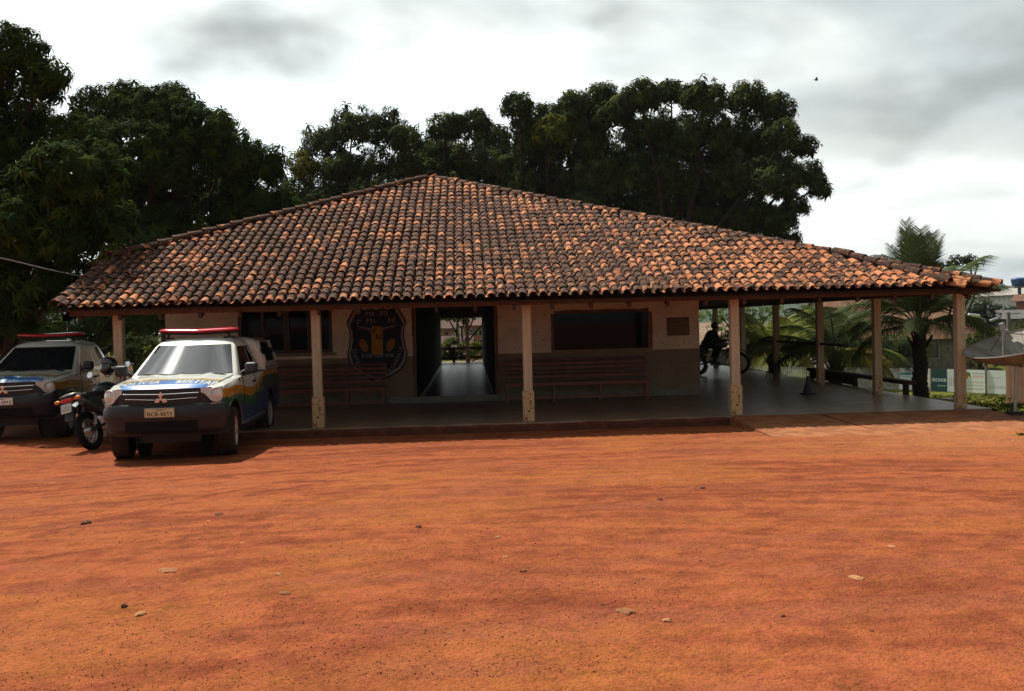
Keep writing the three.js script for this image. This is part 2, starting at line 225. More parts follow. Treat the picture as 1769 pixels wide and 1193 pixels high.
// grass of the lawn at the right
{
  const R = rng(9), blades = []; for (let i = 0; i < 9; i++) { const a = R() * 6.3, l = 0.028 + 0.028 * R(), w = 0.004, b = 0.3 + R() * 0.7, x = (R() - 0.5) * 0.08, z = (R() - 0.5) * 0.08, dx = Math.cos(a), dz = Math.sin(a); const g = new THREE.BufferGeometry(); g.setAttribute('position', new THREE.Float32BufferAttribute([x - dz * w, 0, z + dx * w, x + dz * w, 0, z - dx * w, x + dx * l * b * 0.3, l * 0.65, z + dz * l * b * 0.3, x + dx * l * b * 0.3, l * 0.65, z + dz * l * b * 0.3, x + dx * l * b, l, z + dz * l * b, x - dz * w, 0, z + dx * w], 3)); g.setAttribute('normal', new THREE.Float32BufferAttribute(Array(6).fill([0.15 * dx, 1, 0.15 * dz]).flat(), 3)); blades.push(g); }
  const pts = []; let tries = 0; while (pts.length < 16000 && tries++ < 200000) { const x = 8 + 19 * Math.pow(R(), 1.3), z = -14.2 - 32 * Math.pow(R(), 1.6); if (lawnness(x, z) > 0.45 + R() * 0.3 && sandness(x, z) < 0.4 && !(x < 9.6 && z < -17.5)) pts.push([x, z]); }
  const im = new THREE.InstancedMesh(merge(blades), new THREE.MeshPhysicalMaterial({ color: 0xffffff, roughness: 0.9, specularIntensity: 0.1 }), pts.length), m4 = new THREE.Matrix4(), c = new THREE.Color();
  pts.forEach(([x, z], i) => { const s = (0.8 + R() * 0.9) * (1 + 0.02 * Math.max(0, -z - 16)); m4.compose(V(x, terrain(x, z) - 0.005, z), new THREE.Quaternion().setFromAxisAngle(V(0, 1, 0), R() * 6.3), V(s, s * 0.8, s)); im.setMatrixAt(i, m4); const t = R(); c.setRGB(lerp(0.085, 0.17, t), lerp(0.115, 0.155, t), 0.022); im.setColorAt(i, c); });
  im.name = 'grass'; stuff(shade(im)); tag(im, 'sunlit short green grass of the lawn at the right of the ramp', 'grass'); scene.add(im);
}
// hills on the horizon
{
  const g = grid(120, 10, (u, v) => { const az = lerp(-1.0, 1.0, u), r = 880 + 260 * v, prof = 27 + 15 * (fbm(az * 6 + 2, 1, 4, 501) - 0.5) * 2 + 5 * (fbm(az * 90, v * 8, 3, 505) - 0.5); return [Math.sin(az) * r, -6 + (prof + 6) * Math.pow(v, 0.8), -Math.cos(az) * r]; });
  structure('hills', g, std([0.045, 0.07, 0.03], 1, { map: rep(stainT, 60, 8) }));
}
// ---------------------------------------------------------------- police station
const EZ = -17.5, EY = 2.46, SL = 0.385;                                     // eave line and pitch of the front roof plane
const station = thing('police_station', 'low cream police station with a wide mottled clay tile roof and open veranda', 'building');
{
  const Wz = -23.0, T = 0.2, bx = (x0, x1, y0, y1, z0, z1) => box(x1 - x0, y1 - y0, z1 - z0, (x0 + x1) / 2, (y0 + y1) / 2, (z0 + z1) / 2);
  const st = station, pt = (n, g, m, l) => part(st, n, g, m, l);
  // floor slab and its worn brick-red edge
  pt('floor', bx(-7.0, 9.62, -0.1, 0.2, -48.6, -17.78), M.floor);
  const kerbG = grid(240, 6, (u, v) => { const x = lerp(-7.0, 4.72, u); return [x, lerp(-0.05, 0.206, v) - (v > 0.9 ? 0.02 * fbm(x * 3, 2, 3, 61) : 0), -17.775 + 0.05 * fbm(x * 2.2, v * 2, 4, 71) + (v > 0.9 ? -0.05 : 0)]; }, (p) => [p[0], p[1]], [0, 0, -20]);
  pt('floor_edge', kerbG, M.kerb);
  // two-tone front wall: tan below, cream above, with the doorway and two window openings
  for (const [a, b] of [[-6.97, -1.24], [0.60, 5.43]]) pt('lower_wall', bx(a, b, 0.2, 1.3, Wz - T, Wz), M.dado);
  const up = new THREE.Shape([[-6.97, 1.3], [-1.24, 1.3], [-1.24, 2.95], [0.6, 2.95], [0.6, 1.3], [5.43, 1.3], [5.43, 3.7], [3.4, 4.4], [-4.5, 4.4], [-6.97, 3.3]].map((p) => new THREE.Vector2(...p)));
  for (const [a, b, c, d] of [[-5.32, -3.16, 1.44, 2.62], [2.0, 4.24, 1.345, 2.2]]) up.holes.push(new THREE.Path([[a, c], [a, d], [b, d], [b, c]].map((p) => new THREE.Vector2(...p))));
  pt('upper_wall', new THREE.ExtrudeGeometry(up, { depth: T, bevelEnabled: false }).translate(0, 0, Wz - T), M.cream);
  // other outer walls and the two corridor walls
  const rest = [bx(-6.97, -6.77, 0.2, 3.3, -44.0, Wz - T), bx(5.23, 5.43, 0.2, 3.6, -44.0, Wz - T), bx(-6.97, -1.24, 0.2, 3.3, -44.2, -44.0), bx(0.6, 5.43, 0.2, 3.3, -44.2, -44.0), bx(-1.24, 0.6, 2.34, 3.3, -44.2, -44.0)];
  for (const g of rest) pt('wall', g, M.cream);
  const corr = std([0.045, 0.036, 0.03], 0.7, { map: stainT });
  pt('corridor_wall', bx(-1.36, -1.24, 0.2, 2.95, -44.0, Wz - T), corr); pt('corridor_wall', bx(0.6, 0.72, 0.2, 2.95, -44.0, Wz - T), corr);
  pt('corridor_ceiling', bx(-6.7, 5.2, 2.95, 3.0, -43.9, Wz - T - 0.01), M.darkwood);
  for (const a of [-1.225, 0.585]) pt('corridor_skirting', bx(a - 0.012, a + 0.012, 0.2, 0.30, -43.9, Wz - T), std([0.25, 0.23, 0.2], 0.3));
  // painted frame round the doorway and the dark outlines of the corner
  const edge = (pts, w, seed) => { const s = new THREE.Shape(); pts.forEach(([x, y], i) => (i ? s.lineTo(x, y) : s.moveTo(x, y))); return new THREE.ExtrudeGeometry(s, { depth: 0.006, bevelEnabled: false }); };
  const wavy = (x0, y0, x1, y1, w, seed) => { const L = Math.hypot(x1 - x0, y1 - y0), n = Math.ceil(L / 0.07), dx = (x1 - x0) / L, dy = (y1 - y0) / L, a = [], b = []; for (let i = 0; i <= n; i++) { const t = i / n, k = w * (0.75 + 0.6 * fbm(t * L * 4, seed, 3, seed)); a.push([lerp(x0, x1, t) - dy * k, lerp(y0, y1, t) + dx * k]); b.unshift([lerp(x0, x1, t), lerp(y0, y1, t)]); } return edge([...a, ...b]).translate(0, 0, Wz + 0.001); };
  pt('door_border', wavy(-1.24, 0.36, -1.24, 2.95, 0.075, 3), M.trim); pt('door_border', wavy(0.6, 2.95, 0.6, 0.36, 0.075, 5), M.trim);
  // window with a picture pane at the right
  const pw = sub(st, 'picture_window');
  for (const w of [wavy(2.0, 2.2, 4.24, 2.2, 0.075, 7), wavy(2.0, 1.346, 2.0, 2.2, 0.07, 9), wavy(4.24, 2.2, 4.24, 1.346, 0.07, 11)]) part(pw, 'window_border', w, M.trim);
  part(pw, 'sill', bx(1.93, 4.32, 1.262, 1.345, Wz - 0.1, Wz + 0.03), M.dado);
  part(pw, 'pane', box(2.24, 0.855, 0.006, 3.12, 1.7725, Wz - 0.08), M.shopPane);
  // window of four dark panes at the left
  const fw = sub(st, 'four_pane_window'); const fm = std([0.105, 0.055, 0.035], 0.6, { map: woodT });
  part(fw, 'frame', merge([bx(-5.32, -3.16, 1.44, 1.52, Wz - 0.14, Wz - 0.02), bx(-5.32, -3.16, 2.42, 2.5, Wz - 0.14, Wz - 0.02), ...[-5.32, -4.80, -4.28, -3.74, -3.24].map((x, i) => bx(x, x + (i === 2 ? 0.13 : 0.08), 1.44, 2.62, Wz - 0.135, Wz - 0.015))]), fm);
  for (const [a, b] of [[-5.24, -4.8], [-4.72, -4.28], [-4.15, -3.74], [-3.66, -3.24]]) part(fw, 'pane', bx(a, b, 1.5, 2.6, Wz - 0.09, Wz - 0.08), M.windowGlass);
  part(fw, 'sill', bx(-5.4, -3.08, 1.37, 1.44, Wz - 0.1, Wz + 0.035), M.dado);
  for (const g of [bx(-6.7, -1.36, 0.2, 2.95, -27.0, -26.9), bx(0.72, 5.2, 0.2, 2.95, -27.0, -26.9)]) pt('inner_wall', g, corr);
  // skirting of patterned tiles, each a tile
  const tileT = canvasTex(128, 64, (c, w, h) => { c.fillStyle = '#c9c4b4'; c.fillRect(0, 0, w, h); c.strokeStyle = '#8d8068'; c.lineWidth = 3; for (const s of [0, 1]) for (let k = 0; k < 4; k++) { c.beginPath(); c.ellipse(s ? w : 0, h, 22 + k * 17, 14 + k * 14, 0, 0, 7); c.stroke(); } c.fillStyle = '#9a8d74'; c.beginPath(); c.moveTo(w / 2, 4); c.lineTo(w / 2 + 9, 26); c.lineTo(w / 2, 48); c.lineTo(w / 2 - 9, 26); c.fill(); });
  const tm = [0.42, 0.37, 0.46].map((k) => std([k, k * 0.97, k * 0.88], 0.3, { map: tileT })), tg = rbox(0.293, 0.15, 0.016, 0.004, 0, 0, 0, 0, 0, 0, 1);
  { const p = tg.attributes.position, u = tg.attributes.uv; for (let i = 0; i < p.count; i++) u.setXY(i, p.getX(i) / 0.293 + 0.5, p.getY(i) / 0.15 + 0.5); }
  for (let k = 0, x = -6.82; x < 5.4; x += 0.3, k++) { const o = pt('skirting_tile', tg, tm[(k * 7) % 3]); o.position.set(x, 0.278, Wz + 0.009); if (x > -1.2 && x < 0.6) { o.position.z = Wz - 0.0; } }
  // corridor floor tiles: single ones near the door, the rest joined
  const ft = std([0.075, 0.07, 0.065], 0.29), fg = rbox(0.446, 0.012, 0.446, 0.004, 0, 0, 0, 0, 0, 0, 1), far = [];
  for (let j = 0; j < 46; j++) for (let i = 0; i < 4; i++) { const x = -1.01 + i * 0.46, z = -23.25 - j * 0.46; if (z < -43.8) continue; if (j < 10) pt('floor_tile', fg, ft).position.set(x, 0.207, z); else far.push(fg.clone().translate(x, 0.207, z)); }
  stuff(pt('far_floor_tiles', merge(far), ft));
  // columns of the veranda
  const col = (x, z, top = 2.38, low = 0.56, pw = 0.21) => { const c = sub(st, 'column'); c.position.set(x, 0.2, z); part(c, 'shaft', rbox(0.16, top - 0.2, 0.16, 0.01, 0, (top - 0.2) / 2, 0), M.column); part(c, 'plinth', rbox(pw, low, pw, 0.015, 0, low / 2 + 0.001, 0), M.plinth); return c; };
  for (const [x, h] of [[-6.28, 0.56], [-2.76, 0.56], [1.06, 0.56], [4.9, 0.56], [9.15, 0.30]]) col(x, -18.0, 2.34, h, x > 9 ? 0.175 : 0.21);
  for (const z of [-21.5, -25.05, -28.65, -32.2, -35.8, -39.4, -43]) col(9.05, z, 2.34, 0.45, 0.172);
  for (const [x, z] of [[-2.7, -47.6], [-0.06, -47.6], [4.9, -47.6], [9.05, -47.6], [5.9, -29.5]]) col(x, z, 2.34, 0.4);
  // beams on the columns
  for (const g of [bx(-6.9, 9.3, 2.34, 2.47, -18.07, -17.93), bx(8.98, 9.12, 2.34, 2.47, -47.5, -18.07), bx(-6.9, 9.3, 2.34, 2.47, -47.67, -47.53)]) pt('beam', g, M.rafter);
  pt('eave_board', bx(-7.0, 9.35, EY - 0.135, EY - 0.035, EZ - 0.15, EZ - 0.125), M.fascia);
  // rafters with their ends showing under the tiles
  const rg = (L) => box(0.06, 0.11, L, 0, 0, -L / 2), c0 = Math.atan(SL);
  for (let i = 0; i < 24; i++) { const x = -6.82 + i * 0.695, L = Math.min(1.07 * 8.2, 1.07 * Math.max(0.6, Math.min(2.3 + (x + 7.14) * 1.0, 0.8475 * (9.58 - x)))); const o = pt('rafter', rg(L), M.rafter); o.position.set(x, EY - 0.175, EZ - 0.115); o.rotation.x = c0; }
  // crest painted on the wall
  const sh = new THREE.Shape(), half = [[0, 2.50], [0.12, 2.54], [0.30, 2.50], [0.48, 2.55], [0.60, 2.30], [0.70, 2.11], [0.64, 1.95], [0.63, 1.75], [0.66, 1.55], [0.70, 1.36], [0.66, 1.16], [0.54, 0.98], [0.30, 0.84], [0.0, 0.70]];
  const cxp = -2.13; half.forEach(([x, y], i) => (i ? sh.lineTo(cxp + x, y) : sh.moveTo(cxp + x, y))); half.slice(0, -1).reverse().forEach(([x, y]) => sh.lineTo(cxp - x, y));
  const cg = new THREE.ExtrudeGeometry(sh, { depth: 0.004, bevelEnabled: false }).translate(0, 0, Wz + 0.002);
  { const p = cg.attributes.position, u = cg.attributes.uv; for (let i = 0; i < p.count; i++) u.setXY(i, (p.getX(i) - cxp + 0.75) / 1.5, (p.getY(i) - 0.65) / 1.95); }
  const crestT = canvasTex(768, 1000, (c, w, h) => {
    const X = (x) => (x + 0.75) / 1.5 * w, Y = (y) => h - (y - 0.65) / 1.95 * h, outline = (k) => { c.beginPath(); half.forEach(([x, y], i) => (i ? c.lineTo(X(x * k), Y(1.65 + (y - 1.65) * k)) : c.moveTo(X(0), Y(1.65 + (y - 1.65) * k)))); half.slice(0, -1).reverse().forEach(([x, y]) => c.lineTo(X(-x * k), Y(1.65 + (y - 1.65) * k))); c.closePath(); };
    c.fillStyle = '#0b0907'; c.fillRect(0, 0, w, h); outline(0.955); c.fillStyle = '#9a938c'; c.fill(); outline(0.885); c.fillStyle = '#0a0d22'; c.fill();
    c.textAlign = 'center'; c.textBaseline = 'middle'; c.fillStyle = '#8a7f80'; c.font = 'bold 74px sans-serif';
    c.fillText('PM', X(-0.15), Y(2.31)); c.fillText('RO', X(0.17), Y(2.32)); c.fillText('2º', X(-0.41), Y(2.13)); c.fillText('PEL', X(-0.12), Y(2.145)); c.fillText('PO', X(0.35), Y(2.15));
    c.fillStyle = '#a8741c'; c.beginPath(); c.roundRect(X(-0.13), Y(2.02), 0.26 / 1.5 * w, 0.66 / 1.95 * h, 30); c.fill();
    c.lineWidth = 26; c.strokeStyle = '#6b3a20'; for (const s of [-1, 1]) { c.beginPath(); c.moveTo(X(s * 0.42), Y(2.0)); c.quadraticCurveTo(X(s * 0.22), Y(1.97), X(s * 0.12), Y(1.9)); c.stroke(); c.fillStyle = '#94652a'; c.beginPath(); c.ellipse(X(s * 0.31), Y(1.58), 46, 84, s * 0.35, 0, 7); c.fill(); c.strokeStyle = '#77757a'; c.lineWidth = 14; c.beginPath(); c.moveTo(X(s * 0.44), Y(2.03)); c.quadraticCurveTo(X(s * 0.28), Y(2.0), X(s * 0.14), Y(1.96)); c.stroke(); c.strokeStyle = '#6b3a20'; c.lineWidth = 26; }
    c.fillStyle = '#15100a'; c.font = 'bold 88px sans-serif'; c.fillText('P', X(-0.06), Y(1.90)); c.fillText('M', X(0.045), Y(1.77));
    c.fillStyle = '#8e8781'; c.font = 'bold 60px sans-serif'; c.save(); c.translate(X(0), Y(1.33)); c.scale(0.78, 1); c.fillText('3ª CIA PO/4º BPM', 0, 0); c.restore();
    const arc = (t, x0, y0, x1, y1, bend) => { c.font = 'bold 62px serif'; [...t].forEach((ch, i) => { const k = t.length > 1 ? i / (t.length - 1) : 0, a = lerp(x0, x1, k) + bend * Math.sin(k * Math.PI), b = lerp(y0, y1, k), a2 = lerp(x0, x1, k + 0.05) + bend * Math.sin((k + 0.05) * Math.PI), b2 = lerp(y0, y1, k + 0.05); c.save(); c.translate(X(a), Y(b)); c.rotate(Math.atan2(-(b2 - b) / 1.95 * h, (a2 - a) / 1.5 * w)); c.fillText(ch, 0, 0); c.restore(); }); };
    arc('Espigão', -0.53, 1.47, -0.36, 1.06, -0.02); arc('do Oeste', -0.24, 0.94, 0.18, 0.93, 0); arc('Rondônia', 0.27, 0.99, 0.53, 1.5, 0.05);
  });
  pt('painted_crest', cg, new THREE.MeshStandardMaterial({ map: crestT, roughness: 0.75 }), 'dark shield crest with gold centre painted on the front wall');
  // back railing seen through the corridor
  for (const [y, hh] of [[0.86, 0.11], [0.42, 0.11]]) pt('back_rail', bx(-6.5, 4.8, y - hh / 2, y + hh / 2, -47.66, -47.58), M.darkwood);
  for (const x of [-0.75, -1.6, 1.6]) pt('back_post', bx(x - 0.07, x + 0.07, 0.2, 0.95, -47.75, -47.67), M.darkwood);
  pt('back_brace', rod([0.1, 0.2, -47.7], [0.55, 0.42, -47.7], 0.035), M.darkwood);

  // ---- clay tile roof
  const roof = sub(st, 'roof'), R = rng(77);
  const CELLS = 8, atlas = dataTex(1024, 1024, (u, v) => {
    const ci = Math.floor(u * CELLS), cj = Math.floor(v * CELLS), a = u * CELLS - ci, b = v * CELLS - cj, id = cj * CELLS + ci;       // a: round the barrel, b: 0 at the low end
    const amount = id / 63, n = fbm(a * 4 + ci * 9.1, b * 4 + cj * 7.7, 5, 600 + id), g = fbm(a * 22 + ci * 31, b * 22 + cj * 37, 3, 700 + id);
    const off = (hash(id, 3, 9) - 0.5) * 0.5, lich = sstep(0.47, 0.53, n * 0.9 + (g - 0.5) * 0.22 + (amount - 0.5) * 0.42 + 0.08 + (b - 0.4) * 0.3 * Math.sign(0.75 - hash(id, 1, 4)) + (a - 0.5) * off);
    const h = hash(id, 5, 2), clay = [lerp(0.30, 0.46, h), lerp(0.105, 0.19, h), lerp(0.045, 0.085, h)].map((k) => k * (0.82 + 0.36 * g)), dark = [0.058, 0.029, 0.019].map((k) => k * (0.55 + 0.95 * g)), grey = sstep(0.66, 0.75, fbm(a * 9 + cj * 3, b * 9 + ci * 5, 3, 800 + id)) * 0.35;
    return clay.map((k, i) => lerp(lerp(k, dark[i], lich), [0.14, 0.105, 0.075][i], lich * grey));
  }, true);
  const tileM = new THREE.MeshPhysicalMaterial({ map: atlas, specularIntensity: 0.3, roughness: 0.9, bumpMap: rep(grainT, 3), bumpScale: 0.003, side: THREE.DoubleSide });
  const cover = (L, id, seg = 7, rl = 0.079, ru = 0.067, th = 0.011, up = 0.017) => {
    const pos = [], uv = [], idx = [], ci = id % CELLS, cj = Math.floor(id / CELLS), a0 = rad(4), a1 = rad(176), row = (z, r, y0, vv) => { for (let i = 0; i <= seg; i++) { const t = i / seg, a = lerp(a1, a0, t); pos.push(r * Math.cos(a), r * 0.86 * Math.sin(a) + y0, z); uv.push((ci + 0.03 + 0.94 * t) / CELLS, (cj + 0.03 + 0.94 * vv) / CELLS); } };
    row(0, rl, up, 0); row(-L, ru, 0, 1); row(0, rl, up, 0.02); row(0, rl - th, up, 0.06); row(0, rl - th, up, 0.1); row(-L, ru - th, 0, 1);
    const n = seg + 1, strip = (p, q) => { for (let i = 0; i < seg; i++) { const a = p * n + i, b = a + 1, c = q * n + i, d = c + 1; idx.push(a, b, c, b, d, c); } };
    strip(0, 1); strip(3, 2); strip(5, 4);
    const g = new THREE.BufferGeometry(); g.setAttribute('position', new THREE.Float32BufferAttribute(pos, 3)); g.setAttribute('uv', new THREE.Float32BufferAttribute(uv, 2)); g.setIndex(idx); g.computeVertexNormals(); return g;
  };
  const pan = (L, id) => grid(5, 1, (u, v) => { const a = rad(lerp(188, 352, u)), r = lerp(0.078, 0.092, v); return [r * Math.cos(a), 0.05 + r * 0.8 * Math.sin(a) + (1 - v) * 0.025, -v * L]; }, (p, u, v) => [(id % 8 + 0.05 + 0.9 * u) / 8, (Math.floor(id / 8) + 0.05 + 0.9 * v) / 8], [0, -5, 0]);
  const bank = new Map(), coverOf = (L, id) => { const k = L.toFixed(2) + '_' + id; if (!bank.has(k)) bank.set(k, cover(+L.toFixed(2), id)); return bank.get(k); };
  // lays barrel tiles on a plane: O a point of the eave, eu along it, ev up the slope; want(P) tells where tiles lie, moss(P) how dark they are
  function layTiles(O, eu, ev, ulo, uhi, rows, want, moss, singles, pitch = 0.187, lift = 0) {
    const Nn = new THREE.Vector3().crossVectors(ev, eu).negate(); if (Nn.y < 0) Nn.negate();
    const far = [], pans = []; let v = 0, count = 0;
    rows.forEach((dv, r) => {
      for (let k = 0, u = ulo; u <= uhi; u += pitch, k++) {
        const P = O.clone().addScaledVector(eu, u).addScaledVector(ev, v + dv * 0.5);
        if (!want(P)) continue;
        const jig = (s) => (R() - 0.5) * s, id = Math.floor(63.99 * Math.min(1, Math.max(0, moss(P) + jig(0.9)))), L = dv + 0.07;
        const z = ev.clone().negate(), x = new THREE.Vector3().crossVectors(Nn, z), m = new THREE.Matrix4().makeBasis(x, Nn, z);
        m.multiply(new THREE.Matrix4().makeRotationFromEuler(new THREE.Euler(jig(0.03), jig(0.05), jig(0.06))));
        m.setPosition(O.clone().addScaledVector(eu, u + jig(0.016)).addScaledVector(ev, v + jig(0.035) + (r ? (noise2(u * 0.9, v * 0.3, 45) - 0.5) * 0.13 : 0) - (R() < 0.02 ? 0.07 * R() : 0)).addScaledVector(Nn, 0.02 + lift + jig(0.01) + (fbm(u * 0.6, v * 0.6, 3, 46) - 0.5) * 0.05));
        if (count < singles) { const o = part(roof, 'roof_tile', coverOf(L, id), tileM); o.applyMatrix4(m); count++; } else far.push(coverOf(L, id).clone().applyMatrix4(m));
        const P2 = P.clone().addScaledVector(eu, pitch / 2); if (want(P2)) { m.setPosition(O.clone().addScaledVector(eu, u + pitch / 2 + jig(0.01)).addScaledVector(ev, v + 0.02 + jig(0.02)).addScaledVector(Nn, 0.0 + lift)); pans.push(pan(L, Math.min(63, 38 + Math.floor(R() * 26))).applyMatrix4(m)); }
      }
      v += dv;
    });
    return [far, pans];
  }
  const c1 = Math.cos(c0), s1 = Math.sin(c0), rows = []; for (let d = 0; d < 8.9;) { const dd = lerp(0.262, 0.335, d / 8.8); rows.push(dd / c1); d += dd; }
  const dep = (P) => EZ - P.z, HS = 0.8475, CX = 9.68, inFront = (x, d) => x > -7.16 && d < 2.6 + (x + 7.14) * 1.014 && d < HS * (CX - x);
  const corner = (x, d) => d < 1.95 && (x - 7.35) > (1.95 - d) * (1.4 / 1.95);
  const mossF = (P) => { const d = dep(P); return 0.78 - 0.34 * sstep(1.5, 7.5, P.x) - 0.30 * sstep(5.2, 7.6, d) + (fbm(P.x * 0.9, d * 0.8, 3, 91) - 0.5) * 0.9 + 0.1 * sstep(-4, -7, P.x); };
  const mossO = () => 0.7;
  const A = V(-0.88, EY + SL * 8.95, EZ - 8.95), B2 = V(-0.88, A.y, -38.5), tiles = [], pans = [];
  const add = ([f, p]) => { tiles.push(...f); pans.push(...p); };
  add(layTiles(V(0, EY, EZ), V(1, 0, 0), V(0, s1, -c1), -7.06, 9.7, rows, (P) => { const d = dep(P); return inFront(P.x, d) && !corner(P.x, d); }, mossF, 300));
  { const t = V(2.35, -SL * 1.9 * 0.9, 1.9).normalize(), N0 = V(0, 1, SL).normalize(); t.addScaledVector(N0, -t.dot(N0)).normalize(); const ev = t.clone().negate(), eu = new THREE.Vector3().crossVectors(N0, ev).normalize(); add(layTiles(V(CX - 0.18, EY - 0.05, EZ), eu, ev, -2.4, 2.4, Array(12).fill(0.34), (P) => { const d = dep(P); return d > -0.02 && P.x < CX - 0.12 && d < HS * (CX - P.x) + 0.05 && corner(P.x, d); }, () => 0.05, 0, 0.2, 0.03)); }
  stuff(part(roof, 'upper_tiles', merge(tiles), tileM)); stuff(part(roof, 'channel_tiles', merge(pans), tileM));
  // the other three planes
  const side = (P0, P1, Q0, Q1, want) => { const eu = P1.clone().sub(P0).normalize(), up = Q0.clone().add(Q1).multiplyScalar(0.5).sub(P0); const ev = up.addScaledVector(eu, -up.dot(eu)).normalize(), L = P0.distanceTo(P1), H = Q0.clone().sub(P0).dot(ev); return layTiles(P0, eu, ev, 0, L, Array(Math.ceil(H / 0.34)).fill(0.34), (P) => { const a = P.clone().sub(P0).dot(eu), b = P.clone().sub(P0).dot(ev) / H, l = Q0.clone().sub(P0).dot(eu), r = Q1.clone().sub(P0).dot(eu); return b < 1 && a > l * b && a < L - (L - r) * b; }, mossO, 0, 0.21); };
  const CR = V(CX, EY - 0.05, EZ), BR = V(CX, EY, -48.6), BL = V(-7.14, 3.42, -46), KL = V(-7.14, EY + SL * 2.6, EZ - 2.6);
  const f2 = [], p2 = []; for (const r of [side(BR, CR, B2, A), side(KL, BL, A, B2), side(V(-7.14, EY, -48.6), BR, B2.clone(), B2.clone())]) { f2.push(...r[0]); p2.push(...r[1]); }
  stuff(part(roof, 'hidden_slope_tiles', merge([...f2, ...p2]), tileM));
  // deck added below the tiles to block light between them
  const deck = (pts) => { const g = new THREE.BufferGeometry(), p = [], up = [], i = []; for (const q of pts) p.push(q.x, q.y - 0.03, q.z); for (const q of pts) p.push(q.x, q.y - 0.06, q.z); const n = pts.length; for (let k = 1; k < n - 1; k++) { i.push(0, k, k + 1, n, n + k + 1, n + k); } for (let k = 0; k < n; k++) { const l = (k + 1) % n; i.push(k, n + k, l, l, n + k, n + l); } g.setAttribute('position', new THREE.Float32BufferAttribute(p, 3)); g.setAttribute('uv', new THREE.Float32BufferAttribute(p.filter((_, k) => k % 3 !== 1), 2)); g.setIndex(i); const h = g.toNonIndexed(); h.computeVertexNormals(); return h; };
  const CL = V(-7.14, EY, EZ), dz = V(0, 0, -0.06);
  for (const q of [[CL.clone().add(dz), CR.clone().add(dz), A, KL], [CR, BR, B2, A], [KL, A, B2, BL], [BR, V(-7.14, EY, -48.6), BL, B2]]) part(roof, 'added_roof_deck', deck(q), M.darkwood);
  // the closed triangle of the left gable edge
  part(roof, 'gable_board', deck([KL.clone().add(V(0, -0.02, 0)), CL.clone().add(V(0, -0.1, -0.2)), CL.clone().add(V(0, -0.16, -0.2)), KL.clone().add(V(0, -0.9, 0)), ]), M.darkwood);
  // ridge and hip tiles
  const ridge = (P, Q, lo = 0.42, dark = 0.9, lift = 0.07, step = 0.36) => { const d = Q.clone().sub(P), L = d.length(); d.normalize(); const n = Math.floor(L / step); for (let k = 0; k < n; k++) { const z = d.clone().negate(), x = new THREE.Vector3().crossVectors(V(0, 1, 0), z).normalize(), y = new THREE.Vector3().crossVectors(z, x), m = new THREE.Matrix4().makeBasis(x, y, z); m.multiply(new THREE.Matrix4().makeRotationFromEuler(new THREE.Euler((R() - 0.5) * 0.05, (R() - 0.5) * 0.08, (R() - 0.5) * 0.1))); m.setPosition(P.clone().addScaledVector(d, k * step).add(V(0, lift + (R() - 0.5) * 0.02, 0))); const id = Math.min(63, Math.floor(64 * (dark + (R() - 0.5) * 0.5))); const o = part(roof, 'ridge_tile', cover(lo, Math.max(0, id), 7, 0.12, 0.105, 0.014, 0.022), tileM); o.applyMatrix4(m); } };
  ridge(KL, A); ridge(CR, A, 0.42, 0.9, 0.035); ridge(A, B2); ridge(V(8.73, EY, EZ), V(7.35, EY + SL * 1.95, EZ - 1.95), 0.42, 0.97, 0.05, 0.3); ridge(CL.clone().add(V(-0.04, 0.02, 0)), KL, 0.42, 0.9, 0.02);
}
// ramp at the right
{
  const g = grid(90, 16, (u, v) => { const z = lerp(-17.79, -14.9 - 0.5 * fbm(u * 9, 3, 3, 57), v), x0 = 4.76, x1 = lerp(9.75, 10.9, v), x = lerp(x0, x1, u); return [x, lerp(0.197, 0.088, Math.pow(v, 0.8)) - 0.05 * sstep(0.94, 1, v) - 0.14 * sstep(0.93, 1, u) + (fbm(x * 2, z * 2, 3, 55) - 0.5) * 0.012, z]; }, (p) => [p[0], p[2]], [7, -5, -17]);
  const r = grid(1, 16, (u, v) => { const z = lerp(-17.79, -15.1, v), y = lerp(0.197, 0.088, Math.pow(v, 0.8)); return [4.762, lerp(y, -0.06, u), z]; }, (p) => [p[2], p[1]], [8, 0, -17]);
  const ramp = structure('ramp', merge([g, r]), M.ramp);
  part(ramp, 'joint', box(0.012, 0.008, 2.2, 6.5, 0.142, -16.6, Math.atan(0.045), 0.1, 0), M.black);
}
// benches, plaque
function bench(x0, x1, label) {
  const t = thing('slat_bench', label, 'bench', [(x0 + x1) / 2, 0.2, -22.45], 0, 'long slat benches on the veranda'), L = x1 - x0;
  const wood = [M.bench, std([0.19, 0.05, 0.03], 0.4, { map: woodT }), std([0.30, 0.09, 0.045], 0.4, { map: woodT })];
  for (let k = 0; k < 5; k++) { const o = part(t, 'back_slat', rbox(L, 0.062, 0.022, 0.006), wood[k % 3]); o.position.set(0, 0.55 + k * 0.098, -0.245 - k * 0.022); o.rotation.x = -0.2; }
  for (let k = 0; k < 4; k++) part(t, 'seat_slat', rbox(L + 0.04, 0.028, 0.085, 0.006), wood[(k + 1) % 3]).position.set(0, 0.44 + (k === 3 ? 0.004 : 0), -0.17 + k * 0.105);
  for (let k = 0; k < 4; k++) { const x = -L / 2 + 0.06 + k * (L - 0.12) / 3; part(t, 'leg', rbox(0.06, 0.425, 0.05, 0.005, x, 0.2125, 0.14), wood[2]); part(t, 'back_leg', merge([rbox(0.055, 0.425, 0.05, 0.005, x, 0.2125, -0.2), rbox(0.05, 0.56, 0.03, 0.004, x, 0.70, -0.30, -0.2)]), wood[1]); }
  part(t, 'front_rail', rbox(L - 0.06, 0.07, 0.025, 0.005, 0, 0.10, 0.14 + 0.039), wood[2]); part(t, 'apron', rbox(L - 0.04, 0.06, 0.022, 0.005, 0, 0.395, 0.178), wood[0]);
  return t;
}
